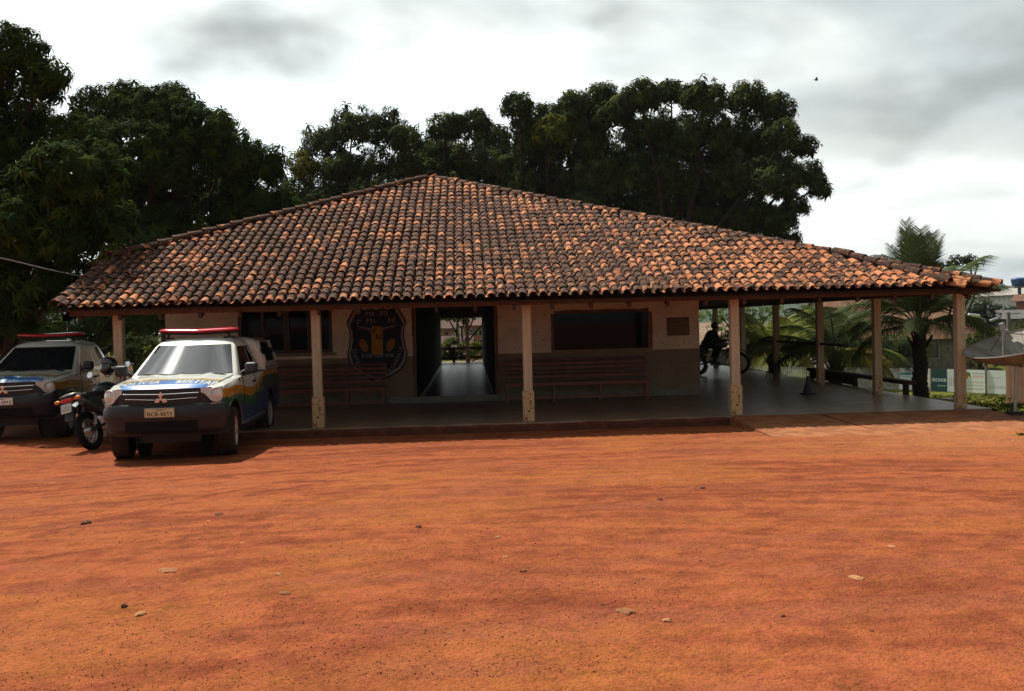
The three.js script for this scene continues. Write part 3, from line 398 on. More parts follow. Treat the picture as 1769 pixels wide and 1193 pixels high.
bench(0.78, 4.1, 'red brown slat bench under the picture window right of the doorway'); bench(-4.46, -1.9, 'red brown slat bench below the painted crest, partly behind the truck');
{
  const t = thing('wall_plaque', 'small bronze plaque on the wall near the right corner', 'plaque', [4.93, 1.83, -22.995]);
  const pl = canvasTex(256, 212, (c, w, h) => { c.fillStyle = '#5a4a2c'; c.fillRect(0, 0, w, h); c.fillStyle = '#2d2213'; for (const [y, a, b] of [[24, 40, 216], [42, 60, 190], [84, 30, 226], [102, 40, 200], [132, 60, 150], [150, 40, 120], [176, 40, 90], [176, 150, 220]]) for (let x = a; x < b; x += 11) c.fillRect(x, y, 8, 8); });
  part(t, 'frame', rbox(0.52, 0.43, 0.025, 0.008, 0, 0, 0.013), std([0.06, 0.038, 0.02], 0.5)); part(t, 'plate', box(0.46, 0.37, 0.006, 0, 0, 0.03), new THREE.MeshStandardMaterial({ map: (() => { pl.repeat.set(1 / 0.46, 1 / 0.37); pl.wrapS = pl.wrapT = THREE.RepeatWrapping; return pl; })(), roughness: 0.45, metalness: 0.4 }));
}
// ---------------------------------------------------------------- patrol pickups
const hoodT = canvasTex(1024, 1024, (c, w, h) => {
  c.fillStyle = '#dcdcd2'; c.fillRect(0, 0, w, h);
  const band = (y, col, sag) => { c.fillStyle = col; c.beginPath(); c.moveTo(0, y + sag * h); c.quadraticCurveTo(w / 2, y - sag * h * 0.6, w, y + sag * h); c.lineTo(w, h); c.lineTo(0, h); c.fill(); };
  band(0.50 * h, '#d79c1e', 0.02); band(0.595 * h, '#16693f', 0.03); band(0.66 * h, '#2176c8', 0.035);
  c.textAlign = 'center'; c.textBaseline = 'middle';
  const word = (t, x0, x1, y0, y1, tilt) => { c.font = 'bold 150px sans-serif'; const m = c.measureText(t).width; c.save(); c.translate((x0 + x1) / 2, (y0 + y1) / 2); c.rotate(tilt); c.scale((x1 - x0) / m, 1.6); c.lineWidth = 14; c.strokeStyle = '#123a52'; c.lineJoin = 'round'; c.strokeText(t, 4, 5); c.fillStyle = '#f2f2ec'; c.fillText(t, 0, 0); c.restore(); };
  word('POLÍCIA', 0.05 * w, 0.43 * w, 0.735 * h, 0.735 * h, -0.05); word('MILITAR', 0.57 * w, 0.95 * w, 0.735 * h, 0.735 * h, 0.05);
  c.fillStyle = '#d7d3c2'; c.beginPath(); c.ellipse(w / 2, 0.53 * h, 42, 60, 0, 0, 7); c.fill(); c.fillStyle = '#3f6a4a'; c.beginPath(); c.ellipse(w / 2, 0.53 * h, 28, 42, 0, 0, 7); c.fill(); c.strokeStyle = '#c8b04a'; c.lineWidth = 9; c.beginPath(); c.ellipse(w / 2, 0.545 * h, 58, 62, 0, 0.3, 2.84); c.stroke(); c.fillStyle = '#d8d6cc'; c.fillRect(w / 2 - 16, 0.5 * h, 32, 46);
});
const sideT = canvasTex(2048, 512, (c, w, h) => {                            // u: 0.7 m before the front axle to 4.3 m behind it, v: 0.3 to 1.25 m high
  const X = (z) => (0.7 - z) / 5 * w, Y = (y) => h - (y - 0.3) / 0.95 * h;
  c.fillStyle = '#dcdcd2'; c.fillRect(0, 0, w, h);
  const wave = [[0.7, 1.0], [0.3, 0.98], [0, 1.0], [-0.5, 0.975], [-0.9, 0.92], [-1.3, 0.895], [-1.7, 0.94], [-2.1, 1.04], [-2.5, 1.12], [-2.9, 1.12], [-4.3, 1.1]];
  const fill = (col, dy, k = 1) => { c.fillStyle = col; c.beginPath(); wave.forEach(([z, y], i) => { const p = [X(z), Y(y - dy - (i > 6 ? 0 : k))]; i ? c.lineTo(...p) : c.moveTo(...p); }); c.lineTo(w, h); c.lineTo(0, h); c.fill(); };
  fill('#c98a14', 0, 0); fill('#135c3b', 0.10, 0.03); fill('#123f7a', 0.30, 0);
  c.fillStyle = 'rgba(214,206,180,.75)'; for (const [z, n, y] of [[0.30, 5, 0.9], [-0.95, 4, 0.80], [-1.62, 7, 0.86]]) for (let i = 0; i < n; i++) { c.save(); c.translate(X(z - i * 0.105), Y(y)); c.fillRect(0, 0, 13, 42); if (i % 2) c.fillRect(0, 0, 30, 9); if (i % 3 === 1) c.fillRect(0, 33, 28, 9); c.restore(); }
  c.fillStyle = 'rgba(170,165,140,.6)'; for (const z of [-1.15, -2.0]) for (let i = 0; i < 4; i++) c.fillRect(X(z), Y(0.66 - i * 0.06), 26, 15);
  c.fillStyle = '#23304a'; c.fillRect(X(-0.38), Y(1.10), 34, 26); c.fillStyle = '#c98a14'; c.fillRect(X(-0.42), Y(1.05), 28, 10);
});
const paint = (map, o = {}) => new THREE.MeshPhysicalMaterial({ color: rgb([ALB, ALB, ALB]), map, roughness: 0.4, clearcoat: 0.8, clearcoatRoughness: 0.05, ...o });
const CAR = {
  hood: paint(hoodT), side: paint(sideT), lens: new THREE.MeshPhysicalMaterial({ color: rgb([0.93, 0.95, 0.95]), roughness: 0.03, transmission: 1, thickness: 0 }), reflector: std([0.72, 0.74, 0.74], 0.3, { metalness: 0.35 }), housing: std([0.60, 0.64, 0.66], 0.4, { metalness: 0.2 }),
  red: new THREE.MeshPhysicalMaterial({ color: rgb([0.52, 0.01, 0.02]), roughness: 0.18, clearcoat: 1, clearcoatRoughness: 0.05 }), amber: new THREE.MeshPhysicalMaterial({ color: rgb([0.75, 0.2, 0.03]), roughness: 0.2 }), dirt: std([0.05, 0.03, 0.022], 0.9, { bumpMap: grainT, bumpScale: 0.004 }), rim: std([0.42, 0.39, 0.36], 0.5, { metalness: 0.3 }), seat: std([0.02, 0.02, 0.02], 0.9),
};
const plateT = (txt, bg, head) => canvasTex(512, 168, (c, w, h) => { c.fillStyle = bg; c.fillRect(0, 0, w, h); c.strokeStyle = '#55503e'; c.lineWidth = 5; c.strokeRect(5, 5, w - 10, h - 10); c.fillStyle = '#1b1712'; c.textAlign = 'center'; c.textBaseline = 'middle'; c.font = 'bold 108px sans-serif'; c.save(); c.translate(w / 2, h * 0.64); c.scale(450 / c.measureText(txt).width, 1); c.fillText(txt, 0, 0); c.restore(); if (head) { c.fillRect(w * 0.36, h * 0.15, w * 0.28, 15); c.fillRect(w * 0.27, h * 0.11, 16, 12); c.fillRect(w * 0.7, h * 0.11, 16, 12); } });

function truck(label, pos, turn, canopy, plateTexture, lit) {
  const t = thing('patrol_pickup', label, 'pickup truck', pos, turn); t.scale.setScalar(1.03);
  const crv = (pts) => (z) => { for (let i = 1; i < pts.length; i++) if (z >= pts[i][0]) { const [a, p] = pts[i - 1], [b, q] = pts[i], k = (z - b) / (a - b), s = k * k * (3 - 2 * k); return lerp(q, p, lerp(k, s, 0.5)); } return pts[pts.length - 1][1]; };
  const hw = crv([[0.62, 0.76], [0.4, 0.845], [0.1, 0.88], [-0.5, 0.893], [-2.5, 0.895], [-4.0, 0.88], [-4.16, 0.85]]), yt = crv([[0.72, 1.05], [0.5, 1.085], [0.2, 1.12], [-0.2, 1.15], [-0.62, 1.18], [-2.7, 1.19], [-4.2, 1.19]]);
  const arch = (z, c) => { const d = 0.455 * 0.455 - (z - c) * (z - c); return d > 0 ? 0.385 + Math.sqrt(d) : 0; }, yb = (z) => Math.max(z > 0.44 ? 0.86 : 0.42, arch(z, 0), arch(z, -3.0));
  const lamp = (u) => lerp(1.0, 0.862, sstep(0.0, 0.42, u)) + 0.035 * sstep(0.75, 1, u);
  const sideUV = (p) => [(0.7 - p[2]) / 5, (p[1] - 0.345) / 0.95];
  const flank = (z, k) => { const b = yb(z), y = lerp(b, yt(z) - 0.03, k), f = (y - 0.42) / 0.7, w = hw(z) * (0.955 + 0.045 * Math.sin(Math.min(1, Math.max(0, f * 1.15)) * Math.PI * 0.62)) - 0.03 * sstep(0.82, 1, k); return [w, y]; };
  // body sides with wheel openings, shoulder and bed rails
  for (const s of [-1, 1]) {
    part(t, 'body_side', grid(150, 12, (u, v) => { const z = lerp(0.60, -4.16, u), [w, y] = flank(z, v); return [s * w, y, z]; }, sideUV, [0, 0.8, -1.7]), CAR.side);
    part(t, 'fender_top', grid(60, 5, (u, v) => { const z = lerp(0.60, -0.66, u), a = v * Math.PI / 2, [w] = flank(z, 1); return [s * (w - 0.14 + 0.14 * Math.cos(a)), yt(z) - 0.03 + 0.03 * Math.sin(a), z]; }, null, [0, 0, 0]), M.white);
    part(t, 'door', grid(24, 10, (u, v) => { const z = lerp(-0.64, -1.60, u), [w, y] = flank(z, lerp(0.03, 0.99, v)); return [s * (w + 0.006), y, z]; }, sideUV, [0, 0.8, -1.2]), CAR.side);
    part(t, 'rear_door', grid(24, 10, (u, v) => { const z = lerp(-1.63, -2.52, u), [w, y] = flank(z, lerp(0.03, 0.99, v)); return [s * (w + 0.006), y, z]; }, sideUV, [0, 0.8, -2]), CAR.side);
    for (const z of [-0.63, -1.615, -2.535]) part(t, 'door_gap', tube(Array.from({ length: 9 }, (_, i) => { const [w, y] = flank(z, lerp(0.02, 1, i / 8)); return [s * (w + 0.003), y, z]; }), 0.0075, 16, 5), M.black);
    for (const z of [-1.42, -2.36]) part(t, 'door_handle', rbox(0.04, 0.045, 0.17, 0.015, s * 0.91, 1.04, z), M.black);
    for (const z of [0, -3.0]) { part(t, 'wheel_well', merge([grid(20, 1, (u, v) => { const a = Math.PI * u; return [s * lerp(0.45, 0.875, v), 0.385 + 0.452 * Math.sin(a), z + 0.452 * Math.cos(a)]; }), cyl(0.45, 0.45, 0.02, 24, s * 0.46, 0.42, z, 0, 0, Math.PI / 2)]), M.black); part(t, 'arch_flare', grid(24, 3, (u, v) => { const a = Math.PI * lerp(0.07, 0.95, u), r = lerp(0.452, 0.495, v), zz = z + r * Math.cos(a), y = 0.385 + r * Math.sin(a); return [s * (hw(zz) * (0.985) + 0.018 * Math.sin(v * Math.PI) + 0.006), y, zz]; }, sideUV, [0, 0.5, z]), CAR.side); }
    part(t, 'running_board', merge([rod([s * 0.86, 0.37, -0.52], [s * 0.86, 0.37, -2.5], 0.04), box(0.1, 0.025, 1.95, s * 0.87, 0.405, -1.5)]), M.plastic);
    part(t, 'sill', rbox(0.03, 0.03, 2.0, 0.01, s * 0.862, 0.425, -1.5), M.steel);
    part(t, 'headlight', grid(14, 6, (u, v) => { const a = lerp(0.56, 1.42, u), y = lerp(lamp(u), 1.065, v), q = nose(a, -0.035); return [s * q[0], y, q[1]]; }, null, [0, 0.9, 0]), CAR.housing);
    part(t, 'lamp_surround', grid(12, 4, (u, v) => { const q = nose(lerp(0.42, 1.43, u), -0.05); return [s * q[0], lerp(0.84, 1.06, v), q[1]]; }, null, [0, 0.9, 0]), M.plastic);
    const q0 = nose(0.98, -0.02), hl = t.children[t.children.length - 2];
    part(hl, 'reflector', new THREE.TorusGeometry(0.094, 0.013, 8, 28).rotateY(s * 0.5).translate(s * q0[0], 0.96, q0[1] - 0.012), CAR.reflector); part(hl, 'bulb_bowl', ball(0.086, s * q0[0], 0.96, q0[1] - 0.045, 1, 1, 0.55), CAR.reflector);
    part(hl, 'turn_signal', grid(6, 4, (u, v) => { const a = lerp(1.2, 1.41, u), q = nose(a, -0.028); return [s * q[0], lerp(0.93, 1.05, v), q[1]]; }, null, [0, 0.9, 0]), lit ? CAR.lens : CAR.amber);
    part(hl, 'lens', grid(14, 6, (u, v) => { const a = lerp(0.55, 1.42, u), q = nose(a, 0.004); return [s * q[0], lerp(lamp(u) - 0.002, 1.068, v), q[1]]; }, null, [0, 0.9, 0]), CAR.lens);
    part(t, 'mirror', merge([rbox(0.2, 0.17, 0.11, 0.05, s * 1.0, 1.28, -0.70, 0, s * -0.15, 0, 3), rod([s * 0.84, 1.2, -0.74], [s * 0.95, 1.25, -0.72], 0.03)]), M.plastic);
    part(t, 'fog_lamp', merge([cyl(0.062, 0.062, 0.05, 20, s * 0.63, 0.56, nose(0.84, 0.0)[1], Math.PI / 2, 0, s * -0.4)]), M.black);
    part(t, 'bumper_trim', grid(10, 2, (u, v) => { const q = nose(lerp(0.75, 1.1, u), 0.024); return [s * q[0], lerp(0.828, 0.846, v) + 0.012 * u, q[1]]; }, null, [0, 0.8, 0]), M.steel);
  }
  function nose(a, off) { const sn = Math.sin(a), cs = Math.max(0, Math.cos(a)); return [(0.85 + off) * Math.sign(sn) * Math.pow(Math.abs(sn), 0.62), 0.40 + (0.40 + off) * Math.pow(cs, 0.62)]; }
  // front
  const prof = [[0.40, -0.14], [0.43, -0.05], [0.47, -0.012], [0.53, 0.0], [0.60, 0.004], [0.635, 0.03], [0.70, 0.036], [0.77, 0.03], [0.82, 0.005], [0.845, -0.014], [0.86, -0.05]];
  part(t, 'bumper', grid(60, prof.length - 1, (u, v) => { const [y, o] = prof[Math.round(v * (prof.length - 1))], a = lerp(-Math.PI / 2, Math.PI / 2, u), [x, z] = nose(a, o), dip = y > 0.75 ? -0.035 * Math.exp(-Math.pow(x / 0.36, 2)) : 0; return [x, y + dip, z]; }, null, [0, 0.55, 0]), M.plastic);
  part(t, 'air_intake', grid(20, 4, (u, v) => { const a = lerp(-0.42, 0.42, u), q = nose(a, 0.012); return [q[0] * 1.02, lerp(0.47, 0.615, v), q[1]]; }, null, [0, 0.5, 0]), M.rubber);
  part(t, 'skid_lip', grid(24, 2, (u, v) => { const a = lerp(-0.8, 0.8, u), q = nose(a, -0.02 + 0.02 * v); return [q[0], lerp(0.40, 0.44, v), q[1]]; }, null, [0, 0.5, 0]), M.black);
  part(t, 'grille', grid(30, 5, (u, v) => { const a = lerp(-0.55, 0.55, u), q = nose(a, -0.045), d = 0.05 * Math.exp(-Math.pow(q[0] / 0.33, 2)); return [q[0], lerp(0.85 - d, 1.066, v), q[1]]; }, null, [0, 0.9, 0]), M.black);
  const bar = (y, w, dd) => grid(30, 3, (u, v) => { const a = lerp(-w, w, u), q = nose(a, -0.026 + 0.012 * Math.sin(v * Math.PI)); return [q[0], y + (v - 0.5) * 0.017 - dd * Math.exp(-Math.pow(q[0] / 0.33, 2)), q[1]]; }, null, [0, 0.9, 0]);
  const gr = t.children[t.children.length - 1]; for (const [y, w, d] of [[1.0, 0.50, 0.012], [0.93, 0.46, 0.022], [0.842, 0.58, 0.045]]) part(gr, 'grille_bar', bar(y, w, d), M.chrome);
  { const dia = (x, y, r) => { const s = new THREE.Shape(); const a = 0.052, b = 0.03; s.moveTo(0, 0); s.lineTo(b, a * 0.98); s.lineTo(0, a * 1.96); s.lineTo(-b, a * 0.98); s.closePath(); return new THREE.ExtrudeGeometry(s, { depth: 0.012, bevelEnabled: true, bevelSize: 0.004, bevelThickness: 0.004, bevelSegments: 1 }).rotateZ(r).translate(x, y, 0.765); }; part(gr, 'emblem', merge([0, 2.0944, -2.0944].map((r) => dia(0, 0.925, r))), M.chrome); }
  const pl = part(t, 'number_plate', rbox(0.42, 0.135, 0.014, 0.005, 0, 0.735, 0.858), M.steel), pg = new THREE.PlaneGeometry(0.41, 0.128).translate(0, 0.735, 0.8665); part(pl, 'plate_print', pg, new THREE.MeshStandardMaterial({ map: plateTexture, roughness: 0.5 }));
  // hood
  part(t, 'hood', grid(40, 30, (u, v) => { const k = 2 * u - 1, zf = 0.40 + 0.315 * Math.pow(1 - Math.pow(Math.abs(k), 3.2), 0.5), z = lerp(-0.60 + 0.14 * (1 - k * k), zf, v), w = lerp(0.755, 0.70, v) , e = sstep(0.86, 1, v); return [k * w, yt(z) + 0.012 + 0.035 * (1 - k * k) + 0.02 * Math.exp(-Math.pow((Math.abs(k) - 0.55) / 0.12, 2)) * (1 - v) - 0.055 * e * e, z]; }, (p) => [(p[0] + 0.8) / 1.6, (0.75 - p[2]) / 1.4], [0, 0, 0]), CAR.hood);
  // cabin
  const fr = (f, t1, o = 0) => { const w = lerp(0.80, 0.605, t1) + o * 0.3; return [f * w, lerp(1.175, 1.685, t1) + o * 0.6, lerp(-0.43, -1.245, t1) - 0.13 * Math.pow(Math.abs(f), 2.6) + o * 0.8]; };
  const sd = (g, t1, s, o = 0) => { const f = fr(1, t1), zr = lerp(-2.68, -2.46, t1); return [s * (f[0] + 0.03 * Math.sin(g * Math.PI) + o), f[1], lerp(f[2], zr, g)]; };
  const ring = (u, t1) => { const q = u * 4; if (q < 1) return fr(2 * q - 1, t1); if (q < 2) return sd(q - 1, t1, 1); if (q < 3) { const k = 1 - 2 * (q - 2), e = sd(1, t1, 1); return [k * e[0], e[1], e[2]]; } return sd(4 - q, t1, -1); };
  part(t, 'cabin', grid(64, 12, (u, v) => { const p = ring(Math.min(u, 0.99999), Math.min(1, v / 0.55)); if (v <= 0.55) return p; const k = (v - 0.55) / 0.45, s = Math.pow(1 - k, 0.8); return [p[0] * s, 1.685 + 0.09 * Math.sin(Math.min(1, k * 1.5) * Math.PI / 2), lerp(-1.8, p[2], s)]; }, null, [0, 1.3, -1.7]), M.white);
  part(t, 'windshield', grid(24, 10, (u, v) => fr(lerp(-0.93, 0.93, u), lerp(0.07, 0.93, v), 0.008), null, [0, 1.0, -1.7]), M.glass);
  part(t, 'wiper', merge([rod([0.62, 1.21, -0.455], [0.02, 1.235, -0.43], 0.009), rod([-0.05, 1.21, -0.405], [-0.6, 1.235, -0.49], 0.009)]), M.black);
  part(t, 'cowl', rbox(1.3, 0.02, 0.10, 0.008, 0, 1.19, -0.47), M.plastic);
  for (const s of [-1, 1]) { part(t, 'side_window', grid(10, 6, (u, v) => sd(lerp(0.10, 0.50, u), lerp(0.10, 0.86, v), s, 0.006), null, [0, 1.4, -1.7]), M.windowGlass); part(t, 'rear_side_window', grid(10, 6, (u, v) => sd(lerp(0.54, 0.92 - 0.06 * v, u), lerp(0.12, 0.86, v), s, 0.006), null, [0, 1.4, -1.7]), M.windowGlass); }
  // bed, tail, underside
  part(t, 'bed', merge([box(1.62, 0.02, 1.45, 0, 0.72, -3.42), box(1.66, 0.6, 0.03, 0, 0.86, -4.14), box(1.66, 0.45, 0.03, 0, 0.9, -2.7)]), M.white);
  for (const s of [-1, 1]) part(t, 'bed_rail', rbox(0.09, 0.05, 1.48, 0.02, s * 0.825, 1.175, -3.43), canopy ? M.white : M.plastic);
  part(t, 'rear_bumper', rbox(1.6, 0.14, 0.14, 0.03, 0, 0.55, -4.2), M.plastic);
  part(t, 'chassis', merge([box(1.5, 0.12, 4.3, 0, 0.42, -1.75), box(0.9, 0.2, 0.5, 0, 0.36, 0.1), cyl(0.09, 0.09, 1.3, 10, 0, 0.37, -3, 0, 0, Math.PI / 2), cyl(0.06, 0.06, 1.3, 10, 0, 0.37, 0, 0, 0, Math.PI / 2)]), M.black);
  for (const s of [-1, 1]) for (const z of [0, -3.0]) {
    const w = sub(t, 'wheel'); w.position.set(s * 0.765, 0.365, z); w.rotation.y = z === 0 ? 0.10 : 0;
    part(w, 'tyre', lathe([[0.215, -0.105], [0.29, -0.125], [0.335, -0.125], [0.36, -0.10], [0.366, -0.03], [0.360, -0.028], [0.360, -0.012], [0.366, -0.01], [0.366, 0.01], [0.360, 0.012], [0.360, 0.028], [0.366, 0.03], [0.36, 0.10], [0.335, 0.125], [0.29, 0.125], [0.215, 0.105]], 40).rotateZ(Math.PI / 2), CAR.dirt);
    const sp = []; for (let i = 0; i < 8; i++) sp.push(box(0.02, 0.10, 0.05, 0.075, 0.135, 0).rotateX(i * Math.PI / 4));
    part(w, 'rim', merge([lathe([[0.215, 0.105], [0.222, 0.11], [0.21, 0.115], [0.19, 0.08], [0.185, 0.04]], 32).rotateZ(-Math.PI / 2).scale(s, 1, 1), ...sp.map((g) => g.scale(s, 1, 1)), cyl(0.095, 0.085, 0.04, 20, s * 0.085, 0, 0, 0, 0, Math.PI / 2), cyl(0.045, 0.04, 0.06, 14, s * 0.1, 0, 0, 0, 0, Math.PI / 2)]), CAR.rim); part(w, 'brake_drum', cyl(0.2, 0.2, 0.08, 24, s * 0.02, 0, 0, 0, 0, Math.PI / 2), M.black);
  }
  // light bar
  const lb = sub(t, 'light_bar');
  part(lb, 'lens', grid(40, 16, (u, v) => { const k = 2 * u - 1, a = v * 2 * Math.PI, e = Math.pow(Math.max(0, 1 - Math.pow(Math.abs(k), 9)), 0.5); return [k * 0.66, 1.885 + 0.022 * (Math.abs(k) - 0.5) + 0.042 * e * Math.sin(a), -1.52 - 0.09 * Math.abs(k) + 0.13 * e * Math.cos(a)]; }, null, [0, 1.885, -1.55]), CAR.red);
  part(lb, 'base', grid(30, 10, (u, v) => { const k = 2 * u - 1, a = v * 2 * Math.PI; return [k * 0.635, 1.84 + 0.022 * (Math.abs(k) - 0.5) + 0.022 * Math.sin(a), -1.52 - 0.09 * Math.abs(k) + 0.115 * Math.cos(a)]; }, null, [0, 1.84, -1.55]), M.black);
  for (const s of [-1, 1]) part(lb, 'mount', merge([rbox(0.18, 0.03, 0.1, 0.01, s * 0.5, 1.765, -1.57), rod([s * 0.5, 1.77, -1.57], [s * 0.48, 1.83, -1.57], 0.02)]), M.black);
  if (canopy) {
    const cp = (t1, o = 0) => [lerp(0.855, 0.70, Math.pow(t1, 1.25)) + o, lerp(1.20, 1.71, t1), lerp(-2.74, -2.64, t1), lerp(-4.15, -3.92, t1)];
    const rg = (u, t1) => { const [w, y, za, zb] = cp(t1), q = u * 4; if (q < 1) return [lerp(-w, w, q), y, za]; if (q < 2) return [w, y, lerp(za, zb, q - 1)]; if (q < 3) return [lerp(w, -w, q - 2), y, zb]; return [-w, y, lerp(zb, za, q - 3)]; };
    part(t, 'canopy', grid(40, 10, (u, v) => { const p = rg(Math.min(u, 0.99999), Math.min(1, v / 0.55)); if (v <= 0.55) return p; const k = (v - 0.55) / 0.45, s = Math.pow(1 - k, 0.8); return [p[0] * s, 1.71 + 0.06 * Math.sin(Math.min(1, k * 1.4) * Math.PI / 2), lerp(-3.3, p[2], s)]; }, null, [0, 1.4, -3.4]), M.white);
    for (const s of [-1, 1]) { part(t, 'canopy_window', grid(6, 5, (u, v) => { const [w, y, za, zb] = cp(lerp(0.2, 0.88, v), 0.006); return [s * w, y, lerp(lerp(za, zb, 0.1), lerp(za, zb, 0.9), u)]; }, null, [0, 1.4, -3.4]), M.glass); for (const [k, e] of [[0.22, 0.08], [0.7, 0.08], [0.22, 0.92], [0.7, 0.92]]) { const [w, y, za, zb] = cp(k + 0.1, 0.02), zz = lerp(za, zb, e); part(t, 'window_clip', rbox(0.03, 0.15, 0.07, 0.01, s * w, y, zz, 0, 0, s * 0.25), M.white); } }
    part(t, 'canopy_seal', merge([box(0.012, 0.02, 1.4, 0.852, 1.2, -3.44), box(0.012, 0.02, 1.4, -0.852, 1.2, -3.44)]), M.black);
  }
  return t;
}
truck('white, blue and green patrol pickup with plate NCB-4611 parked in the sun', [-4.55, 0.078, -15.40], rad(1.66), true, plateT('NCB-4611', '#cbbd93', true), true);
truck('patrol pickup with dark windshield and plate ending 3912 parked under the trees', [-8.54, 0.07, -19.09], rad(2.62), false, plateT('NCD-3912', '#e6eae4', true), false);

// ---------------------------------------------------------------- motorcycle and helmet
function motorcycle(label, pos, yaw, lean, group) {
  const t = thing('motorcycle', label, 'motorcycle', pos, yaw, group); t.rotation.set(0, yaw, lean, 'YXZ'); t.scale.setScalar(1.03);
  const wheel = (y, z, r, w) => { const g = sub(t, 'wheel'); g.position.set(0, y, z); part(g, 'tyre', new THREE.TorusGeometry(r - w, w, 12, 40).rotateY(Math.PI / 2), M.rubber); part(g, 'rim', new THREE.TorusGeometry(r - w * 1.9, 0.014, 8, 36).rotateY(Math.PI / 2), M.steel); const sp = []; for (let i = 0; i < 18; i++) { const a = i * Math.PI / 9; sp.push(rod([0.02 * (i % 2 ? 1 : -1), 0, 0], [0, (r - w * 1.9) * Math.sin(a), (r - w * 1.9) * Math.cos(a)], 0.003, 0.003, 4)); } sp.push(cyl(0.05, 0.05, 0.12, 12, 0, 0, 0, 0, 0, Math.PI / 2)); part(g, 'spokes', merge(sp), M.steel); };
  wheel(0.325, 0, 0.325, 0.062); wheel(0.345, -1.36, 0.345, 0.05);
  part(t, 'rear_fender', grid(6, 14, (u, v) => { const k = 2 * u - 1, z = lerp(-0.30, 0.40, v), y = 0.80 + 0.06 * Math.sin(v * 2.2) - 0.14 * Math.pow(v, 3); return [k * 0.085, y - 0.035 * k * k, z]; }), M.plastic);
  part(t, 'mud_flap', box(0.16, 0.16, 0.012, 0, 0.61, 0.40, -0.35), M.plastic);
  const tail = part(t, 'tail_light', rbox(0.19, 0.085, 0.07, 0.03, 0, 0.865, 0.36), CAR.red, 'red tail light'); part(tail, 'light_hood', rbox(0.22, 0.05, 0.16, 0.02, 0, 0.925, 0.32, 0.15), M.plastic);
  const pT = canvasTex(128, 96, (c, w, h) => { c.fillStyle = '#b9bbb6'; c.fillRect(0, 0, w, h); c.fillStyle = '#62645f'; for (let r = 0; r < 2; r++) for (let i = 0; i < 5; i++) { c.fillRect(18 + i * 19, 28 + r * 30, 12, 5 + ((i + r) % 3) * 6); c.fillRect(18 + i * 19, 42 + r * 26, 10, 5); } });
  const np = part(t, 'number_plate', rbox(0.19, 0.155, 0.008, 0.004, 0, 0.735, 0.432, -0.3), M.steel); part(np, 'plate_print', new THREE.PlaneGeometry(0.18, 0.145).rotateX(-0.3).translate(0, 0.736, 0.438), new THREE.MeshStandardMaterial({ map: pT, roughness: 0.5 }));
  for (const s of [-1, 1]) { part(t, 'indicator', merge([rod([s * 0.06, 0.86, 0.33], [s * 0.15, 0.865, 0.34], 0.01), ball(0.038, s * 0.185, 0.868, 0.345, 1.25, 0.85, 1)]), CAR.amber); }
  part(t, 'seat', rbox(0.24, 0.11, 0.72, 0.05, 0, 0.90, -0.24, 0.03, 0, 0, 3), M.black); part(t, 'rack', tube([[-0.1, 0.93, 0.05], [-0.11, 0.95, 0.26], [0, 0.955, 0.32], [0.11, 0.95, 0.26], [0.1, 0.93, 0.05]], 0.01, 20), M.steel);
  part(t, 'fuel_tank', ball(0.2, 0, 0.95, -0.74, 0.85, 0.75, 1.45), std([0.03, 0.035, 0.04], 0.25)); for (const s of [-1, 1]) part(t, 'side_panel', rbox(0.03, 0.2, 0.3, 0.012, s * 0.13, 0.76, -0.2, 0, 0, s * 0.15), M.plastic);
  part(t, 'engine', merge([rbox(0.3, 0.26, 0.34, 0.05, 0, 0.42, -0.62), cyl(0.08, 0.08, 0.24, 12, 0, 0.6, -0.72, -0.25), rbox(0.36, 0.12, 0.2, 0.04, 0, 0.40, -0.58)]), M.steel);
  part(t, 'frame', merge([tube([[0.1, 0.86, 0.1], [0.1, 0.82, -0.4], [0.05, 0.85, -0.95]], 0.016), tube([[-0.1, 0.86, 0.1], [-0.1, 0.82, -0.4], [-0.05, 0.85, -0.95]], 0.016), tube([[0, 0.85, -0.98], [0, 0.4, -0.9], [0, 0.25, -0.6]], 0.018), rod([0.09, 0.325, 0], [0.09, 0.42, -0.5], 0.022), rod([-0.09, 0.325, 0], [-0.09, 0.42, -0.5], 0.022)]), M.black);
  for (const s of [-1, 1]) { part(t, 'shock', rod([s * 0.11, 0.40, -0.06], [s * 0.11, 0.80, -0.18], 0.026), M.steel); part(t, 'fork', merge([rod([s * 0.085, 0.345, -1.36], [s * 0.085, 0.75, -1.2], 0.026), rod([s * 0.085, 0.75, -1.2], [s * 0.085, 1.04, -1.07], 0.018)]), M.steel); part(t, 'mirror', merge([rod([s * 0.3, 1.13, -0.96], [s * 0.36, 1.27, -0.98], 0.007), cyl(0.055, 0.055, 0.02, 18, s * 0.37, 1.30, -0.98, Math.PI / 2 - 0.35, 0, 0)]), M.chrome); part(t, 'foot_peg', rod([s * 0.12, 0.38, -0.42], [s * 0.27, 0.38, -0.42], 0.014), M.steel); }
  part(t, 'front_fender', grid(6, 14, (u, v) => { const k = 2 * u - 1, a = lerp(0.35, 2.4, v); return [k * 0.07, 0.345 + 0.44 * Math.sin(a) - 0.02 * k * k, -1.36 + 0.42 * Math.cos(a)]; }), M.plastic);
  part(t, 'handlebar', tube([[-0.38, 1.12, -0.86], [-0.2, 1.13, -0.96], [-0.1, 1.06, -1.04], [0.1, 1.06, -1.04], [0.2, 1.13, -0.96], [0.38, 1.12, -0.86]], 0.012, 24), M.steel); for (const s of [-1, 1]) part(t, 'grip', rod([s * 0.27, 1.127, -0.93], [s * 0.39, 1.12, -0.86], 0.018), M.black);
  part(t, 'headlamp', ball(0.1, 0, 0.97, -1.16, 1, 1, 0.8), M.plastic);
